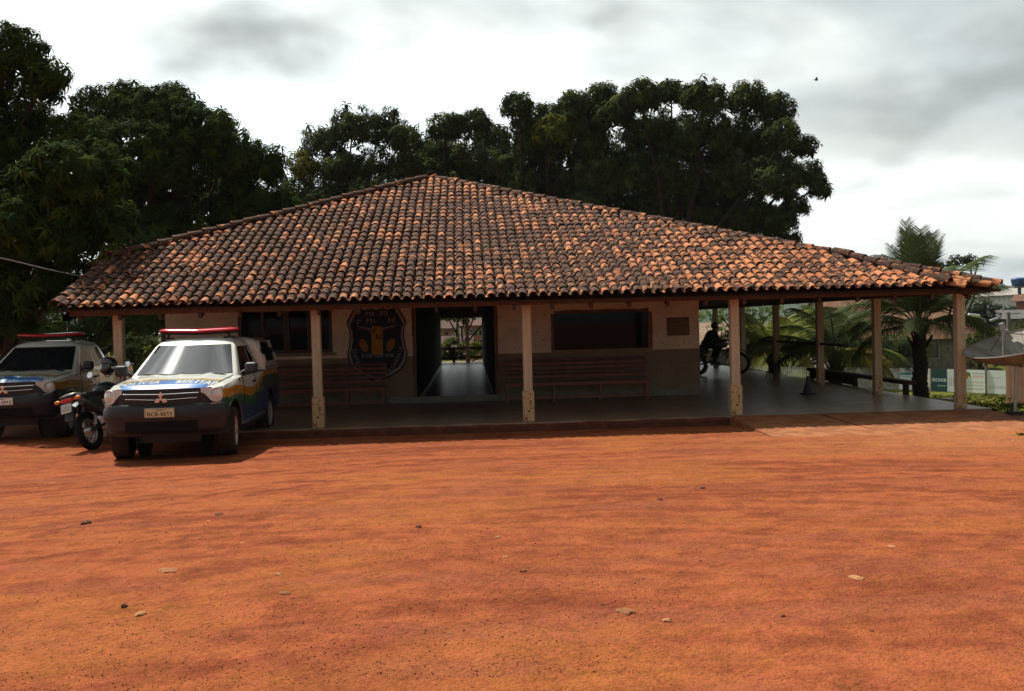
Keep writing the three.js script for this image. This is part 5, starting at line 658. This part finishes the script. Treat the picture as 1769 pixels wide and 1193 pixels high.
// ---------------------------------------------------------------- small things round the carport
{
  const c = thing('traffic_cone', 'dark cone standing on the carport floor', 'cone', [7.72, 0.2, -22.18]);
  part(c, 'base', rbox(0.3, 0.03, 0.3, 0.01, 0, 0.016, 0), M.black); part(c, 'body', lathe([[0.125, 0.03], [0.115, 0.06], [0.085, 0.17], [0.05, 0.33], [0.035, 0.42], [0.0, 0.425]], 20), std([0.05, 0.022, 0.018], 0.6));
  const b = thing('wooden_bench', 'long dark plank bench along the right edge of the carport floor', 'bench', [9.7, 0, -24.4], rad(-1));
  for (const z of [-3.3, 0.0, 3.0]) part(b, 'leg', rbox(0.11, 0.46, 0.09, 0.008, 0, 0.2, z), M.darkwood); part(b, 'plank', rbox(0.24, 0.085, 6.7, 0.01, 0, 0.47, -0.05), M.darkwood); part(b, 'lower_board', rbox(0.03, 0.2, 3.2, 0.006, 0.06, 0.30, -1.7), M.darkwood);
  const r = thing('hanging_rail', 'thin dark rail between the rear carport columns', 'rail', [9.05, 1.28, -26.8]); part(r, 'bar', rod([0, 0, -3.6], [0, -0.02, 3.6], 0.035), M.darkwood); for (const z of [-3.4, 0.0]) part(r, 'bracket', box(0.05, 0.09, 0.05, 0, 0, z), M.black);
  const lr = thing('low_log_rail', 'low dark log rail on the lawn behind the last column', 'rail', [12.0, -0.22, -21.9], rad(3)); part(lr, 'log', rod([-1.5, 0.06, 0], [2.3, 0.06, 0.1], 0.05), M.darkwood); for (const x of [-1.2, 1.7]) part(lr, 'peg', rod([x, -0.25, 0.09], [x, 0.1, 0.09], 0.035), M.darkwood);
  const k = thing('kerb_stone', 'pale kerb stone in the sand beside the palm trunk', 'kerb', [12.3, -0.36, -25.2], 0.2); part(k, 'stone', rbox(0.75, 0.12, 0.2, 0.03, 0, 0.04, 0), M.concrete);
  // shrub at the foot of the last column
  const sp = thing('young_shrub', 'small shrub growing on the lawn beside the last carport column', 'shrub', [10.35, -0.1, -18.6]); const st = []; for (let i = 0; i < 7; i++) { const a = i * 2.4; st.push(rod([0, 0, 0], [0.2 * Math.cos(a), 0.34 + 0.05 * (i % 3), 0.2 * Math.sin(a)], 0.008, 0.004, 5)); } part(sp, 'stem', merge(st), M.bark); sp.add(crownMesh(V(0, 0, 0), [[V(0, 0.3, 0), 0.2], [V(0.15, 0.22, 0.05), 0.12], [V(-0.12, 0.36, 0), 0.12]], { geo: bushW, mat: leafBush, seed: 5, scale: 0.55, dens: 0.35, lo: [0.06, 0.09, 0.02], hi: [0.12, 0.15, 0.03] }));
}
// ---------------------------------------------------------------- satellite dish
{
  const t = thing('satellite_dish', 'large grey mesh satellite dish on a thin post at the right edge', 'satellite dish', [9.62, 0, -17.0]), n = V(-0.27, 0.96, 0.06).normalize(), C = V(0.16, 1.45, 0), R = 0.98, D = 0.36, q = new THREE.Quaternion().setFromUnitVectors(V(0, 1, 0), n);
  const mesh1 = std([0.30, 0.265, 0.22], 0.6, { side: THREE.DoubleSide, map: stainT }), at = (a, r) => { const p = V(R * r * Math.cos(a), -D * (1 - r * r), R * r * Math.sin(a)).applyQuaternion(q).add(C); return [p.x, p.y, p.z]; };
  for (let k = 0; k < 12; k++) { const a0 = k * Math.PI / 6, a1 = a0 + Math.PI / 6 - 0.012; part(t, 'dish_panel', merge([grid(5, 8, (u, v) => at(lerp(a0, a1, u), lerp(0.08, 1, v))), grid(5, 8, (u, v) => { const p = at(lerp(a0, a1, u), lerp(0.08, 1, v)); return [p[0] - n.x * 0.008, p[1] - n.y * 0.008, p[2] - n.z * 0.008]; })]), mesh1); part(t, 'rib', tube([at(a0, 0.06), at(a0, 0.4), at(a0, 0.75), at(a0, 1.0)].map((p) => [p[0] - n.x * 0.02, p[1] - n.y * 0.02, p[2] - n.z * 0.02]), 0.011, 10, 5), M.concrete); }
  part(t, 'rim', tube(Array.from({ length: 24 }, (_, i) => at(i * Math.PI / 12, 1)), 0.015, 72, 6, true), M.concrete);
  const F = [-0.22, 1.62, 0.05]; for (const a of [0.5, 2.6, 4.4]) part(t, 'strut', rod(at(a, 0.75), F, 0.009), M.concrete);
  part(t, 'feed', merge([cyl(0.03, 0.03, 0.13, 10, F[0], F[1] + 0.01, F[2], 0, 0, 0.25), rbox(0.075, 0.13, 0.06, 0.01, F[0] - 0.005, F[1] + 0.10, F[2], 0, 0, 0.3), rbox(0.08, 0.05, 0.05, 0.01, F[0] + 0.06, F[1] + 0.02, F[2], 0, 0, 0.3)]), std([0.32, 0.34, 0.34], 0.5));
  part(t, 'post', rod([0, 0.1, 0], [0.04, 1.0, 0], 0.028), M.steel); part(t, 'hub', cyl(0.1, 0.12, 0.14, 14, C.x - n.x * (D + 0.05) - 0.06, C.y - n.y * (D + 0.05), C.z), M.steel); part(t, 'base_block', rbox(0.22, 0.24, 0.22, 0.012, 0, 0.09, 0), std([0.06, 0.052, 0.045], 0.95, { bumpMap: grainT, bumpScale: 0.01 }));
}
// ---------------------------------------------------------------- plank hut behind the dish
{
  const x0 = 18.5, z0 = -32, y0 = -1.5, t = thing('plank_hut', 'small hut of brown upright planks behind the satellite dish', 'hut', [x0, y0, z0]), R = rng(6), mats = [0, 1, 2].map((k) => std([0.14 + 0.05 * k, 0.075 + 0.03 * k, 0.05 + 0.015 * k], 0.85, { map: woodT }));
  for (let k = 0; k < 12; k++) part(t, 'plank', box(0.185, 2.0 + 0.05 * R(), 0.03, 0.1 + k * 0.195, 1.0, (R() - 0.5) * 0.02), mats[Math.floor(R() * 3)]); for (let k = 0; k < 6; k++) part(t, 'plank', box(0.03, 2.0, 0.185, 0, 1.0, -0.12 - k * 0.195), mats[Math.floor(R() * 3)]);
  part(t, 'roof', box(2.6, 0.05, 1.6, 1.15, 2.03, -0.6, 0, 0, 0.03), M.concrete); for (const x of [0.75, 2.3]) part(t, 'post', rod([x, 0, 0.1], [x, 2.05, 0.1], 0.06), M.bark);
}
// ---------------------------------------------------------------- banner wall and picket fence
{
  const t = thing('banner_wall', 'low white wall with advertising panels across the lawn', 'wall'), A = V(19.9, -2.0, -55.0), B = V(25.9, -2.0, -44.2), dir = B.clone().sub(A), L = dir.length(), yaw = Math.atan2(-dir.z, dir.x); t.position.copy(A); t.rotation.y = yaw;
  const print = (w, h, draw) => new THREE.MeshStandardMaterial({ map: canvasTex(512, Math.round(512 * h / w), draw), roughness: 0.7 });
  const hit = (u) => u;                                                      // metres along the wall
  const txt = (c, s, x, y, size, col, f = 'bold', w) => { c.fillStyle = col; c.font = f + ' ' + size + 'px sans-serif'; c.textAlign = 'left'; c.textBaseline = 'middle'; c.fillText(s, x, y, w); };
  const panels = [
    [5.19, 5.96, 'white panel with a teal heading on the banner wall', (c, w, h) => { c.fillStyle = '#dfe7e4'; c.fillRect(0, 0, w, h); c.fillStyle = '#2f8f80'; c.fillRect(20, h * 0.22, w * 0.9, h * 0.10); c.fillRect(20, h * 0.22, 26, h * 0.4); c.fillStyle = '#8fb8b0'; for (let i = 0; i < 9; i++) c.fillRect(90 + i * 42, h * 0.37, 30, h * 0.05); }],
    [6.02, 7.01, 'plain pinkish white panel behind the palm trunk', (c, w, h) => { c.fillStyle = '#ded6c8'; c.fillRect(0, 0, w, h); }],
    [7.07, 7.94, 'dark green panel with white letters on the banner wall', (c, w, h) => { c.fillStyle = '#123f3f'; c.fillRect(0, 0, w, h); txt(c, 'SICOOB', 24, h * 0.5, 128, '#cfe0d8', 'bold', w - 40); c.fillStyle = '#8fb0a8'; for (let i = 0; i < 8; i++) c.fillRect(w * 0.4 + i * 34, h * 0.72, 26, h * 0.06); }],
    [7.97, 8.8, 'white panel with grey strokes next to the dark green panel', (c, w, h) => { c.fillStyle = '#d3d9d9'; c.fillRect(0, 0, w, h); c.fillStyle = '#8b9196'; for (let i = 0; i < 6; i++) c.fillRect(60 + i * 70, h * 0.35, 22, h * 0.4); }],
    [8.86, 10.01, 'white panel with an orange and green emblem on the banner wall', (c, w, h) => { c.fillStyle = '#e6ebe6'; c.fillRect(0, 0, w, h); c.fillStyle = '#e07a2c'; c.beginPath(); c.ellipse(75, h * 0.28, 44, 62, 0, 0, 7); c.fill(); c.fillStyle = '#3f8f4c'; c.beginPath(); c.moveTo(20, h * 0.1); c.lineTo(190, h * 0.36); c.lineTo(150, h * 0.12); c.fill(); c.fillStyle = '#9aa29c'; for (let i = 0; i < 8; i++) c.fillRect(220 + i * 33, h * 0.13, 24, h * 0.05); c.fillStyle = '#d98a58'; for (let i = 0; i < 6; i++) { c.fillRect(225 + i * 42, h * 0.25, 12, h * 0.1); c.fillRect(225 + i * 42, h * 0.25, 30, h * 0.03); } c.fillStyle = '#aab4b0'; for (let r = 0; r < 3; r++) for (let i = 0; i < 14; i++) c.fillRect(30 + i * 32, h * (0.52 + r * 0.14), 22, h * 0.045); c.fillStyle = '#d9a0a0'; for (let i = 0; i < 12; i++) c.fillRect(60 + i * 32, h * 0.82, 22, h * 0.05); }],
    [10.07, 11.06, 'white panel with faint dark lettering at the right end of the banner wall', (c, w, h) => { c.fillStyle = '#e2e8e6'; c.fillRect(0, 0, w, h); c.strokeStyle = '#8e949c'; c.lineWidth = 9; for (let i = 0; i < 8; i++) { c.beginPath(); const x = 50 + i * 56; c.moveTo(x, h * 0.78); c.quadraticCurveTo(x + 20, h * (0.56 + 0.05 * (i % 3)), x + 36, h * 0.68); c.lineTo(x + 38, h * 0.8); c.stroke(); } c.fillStyle = '#aab0b4'; for (let i = 0; i < 7; i++) c.fillRect(120 + i * 36, h * 0.3, 26, h * 0.04); }],
  ];
  part(t, 'wall', box(L + 0.6, 1.10, 0.12, L / 2, 0.55, -0.08), std([0.6, 0.58, 0.52], 0.9, { map: stainT }));
  for (const [a, b, label, draw] of panels) { const u = hit(a), v = hit(b), w = v - u, g = new THREE.BoxGeometry(w, 1.12, 0.02).translate((u + v) / 2, 0.60, 0.0); part(t, 'panel', g, print(w, 1.12, draw), label); }
  for (const px of [8.9, 10.04, 11.09]) part(t, 'post', rod([hit(px), -0.2, 0.03], [hit(px), 1.35, 0.03], 0.035), M.concrete);
  const pf = thing('picket_fence', 'white picket fence seen between the carport columns behind the palms', 'fence', [13.6, -2.0, -62.5]); const d2 = V(19.9, -2.0, -55.0).sub(pf.position), L2 = d2.length(); pf.rotation.y = Math.atan2(-d2.z, d2.x);
  const n = Math.floor(L2 / 0.14), wm = [std([0.98, 0.95, 0.9], 0.8), std([0.85, 0.82, 0.76], 0.8)], pg = box(0.085, 1.0, 0.02, 0, 0.55, 0); for (let i = 0; i < n; i++) { const o = part(pf, 'picket', pg, wm[(i * 5) % 3 ? 0 : 1]); o.position.set(i * 0.14, (hash(i, 2, 3) - 0.5) * 0.05, 0); }
  for (const y of [0.3, 0.85]) part(pf, 'rail', box(L2, 0.07, 0.03, L2 / 2, y, -0.03), wm[1]);
}
// ---------------------------------------------------------------- houses and town
function house(name, label, cat, [x, y, z], turn, w, h, d, wall, roofC, o = {}) {
  const t = thing(name, label, cat, [x, y, z], turn); part(t, 'wall', box(w, h, d, 0, h / 2, -d / 2), std(wall, 0.9, { map: stainT }));
  const rh = o.rise ?? 0.8, ov = o.over ?? 0.4, rm = std(roofC, 0.85, { map: stainT, bumpMap: grainT, bumpScale: 0.02 }), tilt = Math.atan(rh / (d / 2)), run = Math.hypot(d / 2 + ov, rh * (1 + ov / (d / 2))), roof = sub(t, 'roof');
  for (const s of [1, -1]) { const nrow = o.rows ?? 1; for (let k = 0; k < nrow; k++) { const l = run / nrow, c = (k + 0.5) * l, zz = -d / 2 + s * Math.cos(tilt) * c, yy = h + rh - Math.sin(tilt) * c + 0.04; part(roof, nrow > 1 ? 'tile_course' : 'roof_slope', box(w + ov * 2, 0.06, l * 1.04, 0, yy + (k % 2) * 0.004, zz, s * tilt + (nrow > 1 ? s * 0.06 : 0)), rm); } }
  const gab = new THREE.Shape([new THREE.Vector2(-d / 2, 0), new THREE.Vector2(d / 2, 0), new THREE.Vector2(0, rh)]); for (const s of [-1, 1]) part(t, 'gable', new THREE.ExtrudeGeometry(gab, { depth: 0.1, bevelEnabled: false }).rotateY(Math.PI / 2).translate(s * (w / 2 - 0.06) - 0.05, h - 0.001, -d / 2), std(wall, 0.9, { map: stainT }));
  for (const [wx, wy, ww, wh] of o.windows ?? []) { const f = part(t, 'window', box(ww + 0.12, wh + 0.12, 0.06, wx, wy, 0.01), std([0.35, 0.33, 0.3], 0.7)); part(f, 'pane', box(ww, wh, 0.02, wx, wy, 0.035), M.glass); }
  if (o.door) { const [dx, dw, dh] = o.door; part(t, 'door', box(dw, dh, 0.05, dx, dh / 2, 0.012), std([0.1, 0.06, 0.04], 0.7)); }
  return t;
}
house('long_hall', 'long white hall with a pale metal roof at the far right', 'building', [62, -2.0, -107.5], rad(-88), 20, 5.8, 10, [0.62, 0.64, 0.62], [0.42, 0.40, 0.37], { rise: 0.9, windows: [[-4, 3.4, 0.8, 0.8], [1.6, 3.2, 1.4, 0.7]], door: [5, 1.2, 2.1] });
house('brick_house', 'reddish brick house at the right edge before the white hall', 'house', [55.2, -2.0, -92], rad(-35), 5, 4.9, 6, [0.34, 0.17, 0.12], [0.2, 0.1, 0.07], { rise: 0.6, windows: [[-2.1, 3.1, 0.8, 0.9]], door: [0.5, 0.9, 2.1] });
house('grey_roof_house', 'low house with a wide grey roof between the trees at the right', 'house', [50.5, -2.0, -86], rad(2), 8, 3.3, 6, [0.36, 0.32, 0.32], [0.17, 0.165, 0.16], { rise: 0.7, windows: [[-0.6, 2.3, 1.3, 0.8], [-2.7, 2.3, 0.9, 0.8]], door: [3, 0.9, 1.9] });
house('red_roof_house', 'house with a faded red roof behind the roof corner at the right', 'house', [44, -2.0, -108], rad(3), 7, 4.7, 8, [0.4, 0.36, 0.32], [0.24, 0.15, 0.115], { rise: 1.3, windows: [[-2, 3, 1, 1]] });
house('tile_roof_house', 'house with a brown tiled roof behind the palms at the right', 'house', [30.0, -2.2, -66], rad(-4), 9, 2.6, 8, [0.3, 0.25, 0.2], [0.30, 0.17, 0.11], { rise: 2.6, rows: 14, windows: [[-2, 1.6, 1, 1], [1.5, 1.6, 1, 1]] });
house('shed_roof_house', 'house with a pale tiled roof behind the seated person', 'house', [17.2, -1.8, -70], rad(6), 6, 1.7, 8, [0.4, 0.3, 0.24], [0.42, 0.30, 0.22], { rise: 1.7, rows: 10, windows: [[-1, 1, 0.9, 0.8]] });
house('pink_house', 'pink walled house seen through the left of the corridor', 'house', [-2.9, -2.0, -84], rad(2), 4.2, 3.75, 6, [0.62, 0.33, 0.24], [0.12, 0.075, 0.06], { rise: 0.7, over: 0.3, windows: [[1.0, 3.25, 0.3, 0.35]] });
house('brown_roof_house', 'small house with a low purple brown roof in front of the pink house', 'house', [-2.4, -2.2, -74], rad(-3), 4.4, 2.2, 5, [0.12, 0.08, 0.07], [0.13, 0.075, 0.07], { rise: 1.15, over: 0.5 });
house('orange_house', 'orange house with a row of narrow windows seen through the right of the corridor', 'house', [1.5, -2.0, -84], rad(-2), 4.2, 3.9, 6, [0.62, 0.27, 0.13], [0.15, 0.08, 0.06], { rise: 0.5, over: 0.25, windows: [[-1.3, 3.3, 0.18, 0.5], [-0.9, 3.3, 0.18, 0.5], [-0.5, 3.3, 0.18, 0.5], [-0.1, 3.3, 0.18, 0.5], [-1.1, 2.55, 0.5, 0.25], [-0.3, 2.55, 0.5, 0.25]] });
{
  const t = thing('water_tank', 'blue water tank on a thin stand above the white hall', 'water tank', [59.5, -2, -104]); part(t, 'tank', lathe([[0, 0], [0.65, 0], [0.78, 0.7], [0.8, 0.8], [0.5, 0.92], [0, 0.95]], 20).translate(0, 6.6, 0), std([0.03, 0.10, 0.28], 0.5)); part(t, 'platform', box(2.2, 0.15, 2.2, 0, 6.5, 0), M.concrete); for (const [x, z] of [[0.1, 0], [0.0, 0.1]]) part(t, 'stand', rod([x, 0, z], [x, 6.45, z], 0.16), std([0.08, 0.13, 0.2], 0.6));
  const l = thing('street_lamp', 'street lamp with a bright white head above the bushes at the right', 'street lamp', [29.5, -2, -55]); part(l, 'pole', rod([0, 0, 0], [0, 3.55, 0], 0.10, 0.07), M.concrete); part(l, 'arm', rod([0, 3.5, 0], [-0.7, 3.75, 0.1], 0.04), M.steel); part(l, 'lamp_head', rbox(0.7, 0.16, 0.26, 0.06, -0.75, 3.78, 0.1, 0, 0, -0.15), std([0.8, 0.82, 0.8], 0.3)); part(l, 'bracket', rbox(0.5, 0.14, 0.2, 0.04, 0.5, 3.5, 0, 0, 0, 0.3), M.steel);
  const p = thing('utility_pole', 'pale concrete pole at the right edge behind the dish', 'utility pole', [33.65, -2, -60]); part(p, 'pole', rod([0, 0, 0], [0, 3.9, 0], 0.14, 0.11), M.concrete); part(p, 'crossarm', box(0.9, 0.08, 0.08, 0.2, 3.8, 0.12), M.steel);
  const u = thing('utility_pole', 'grey utility pole with crossarms seen through the corridor', 'utility pole', [-0.72, -2, -70]); part(u, 'pole', rod([0, 0, 0], [0, 4.1, 0], 0.09, 0.07), M.concrete); for (const y of [3.4, 3.75]) part(u, 'crossarm', box(1.3, 0.07, 0.07, 0.3, y, 0.09), std([0.5, 0.5, 0.5], 0.7)); for (const x of [0.35, 0.6]) part(u, 'transformer_bracket', box(0.06, 0.9, 0.06, x, 3.5, 0.14), std([0.5, 0.5, 0.5], 0.7));
  const f = thing('wire_fence', 'thin dark post and rail fence in the shade behind the second pickup', 'fence', [-14, 0, -27.5], rad(-4)); for (const x of [0, 1.8, 3.6, 5.4]) part(f, 'post', rod([x, -0.1, 0], [x, 1.15, 0], 0.06), M.bark); for (const y of [0.5, 1.0]) part(f, 'rail', rod([0, y, 0.06], [5.4, y, 0.06], 0.025), M.bark);
  const c = thing('power_cable', 'thin cable sagging from the left edge to the gable of the roof', 'cable'); part(c, 'wire', tube([V(-26, 7.2, -13.5), V(-16, 5.0, -15.9), spot(0, 445, 17.8), spot(74, 463, 18.5), spot(150, 479, 19.3)].map((p) => p.toArray()), 0.009, 24, 5), std([0.3, 0.3, 0.3], 0.7));
  const b = thing('bird', 'tiny dark bird flying in the grey sky at the upper right', 'bird', spot(1410, 138, 60).toArray()); part(b, 'body', ball(0.06, 0, 0, 0, 2.4, 0.8, 0.8, 10), M.black); for (const s of [-1, 1]) part(b, 'wing', grid(4, 2, (i, j) => [-0.07 + 0.12 * j - 0.05 * i, 0.1 * Math.sin(i * 1.8), s * 0.28 * i]), M.black);
}
renderer.render(scene, camera);
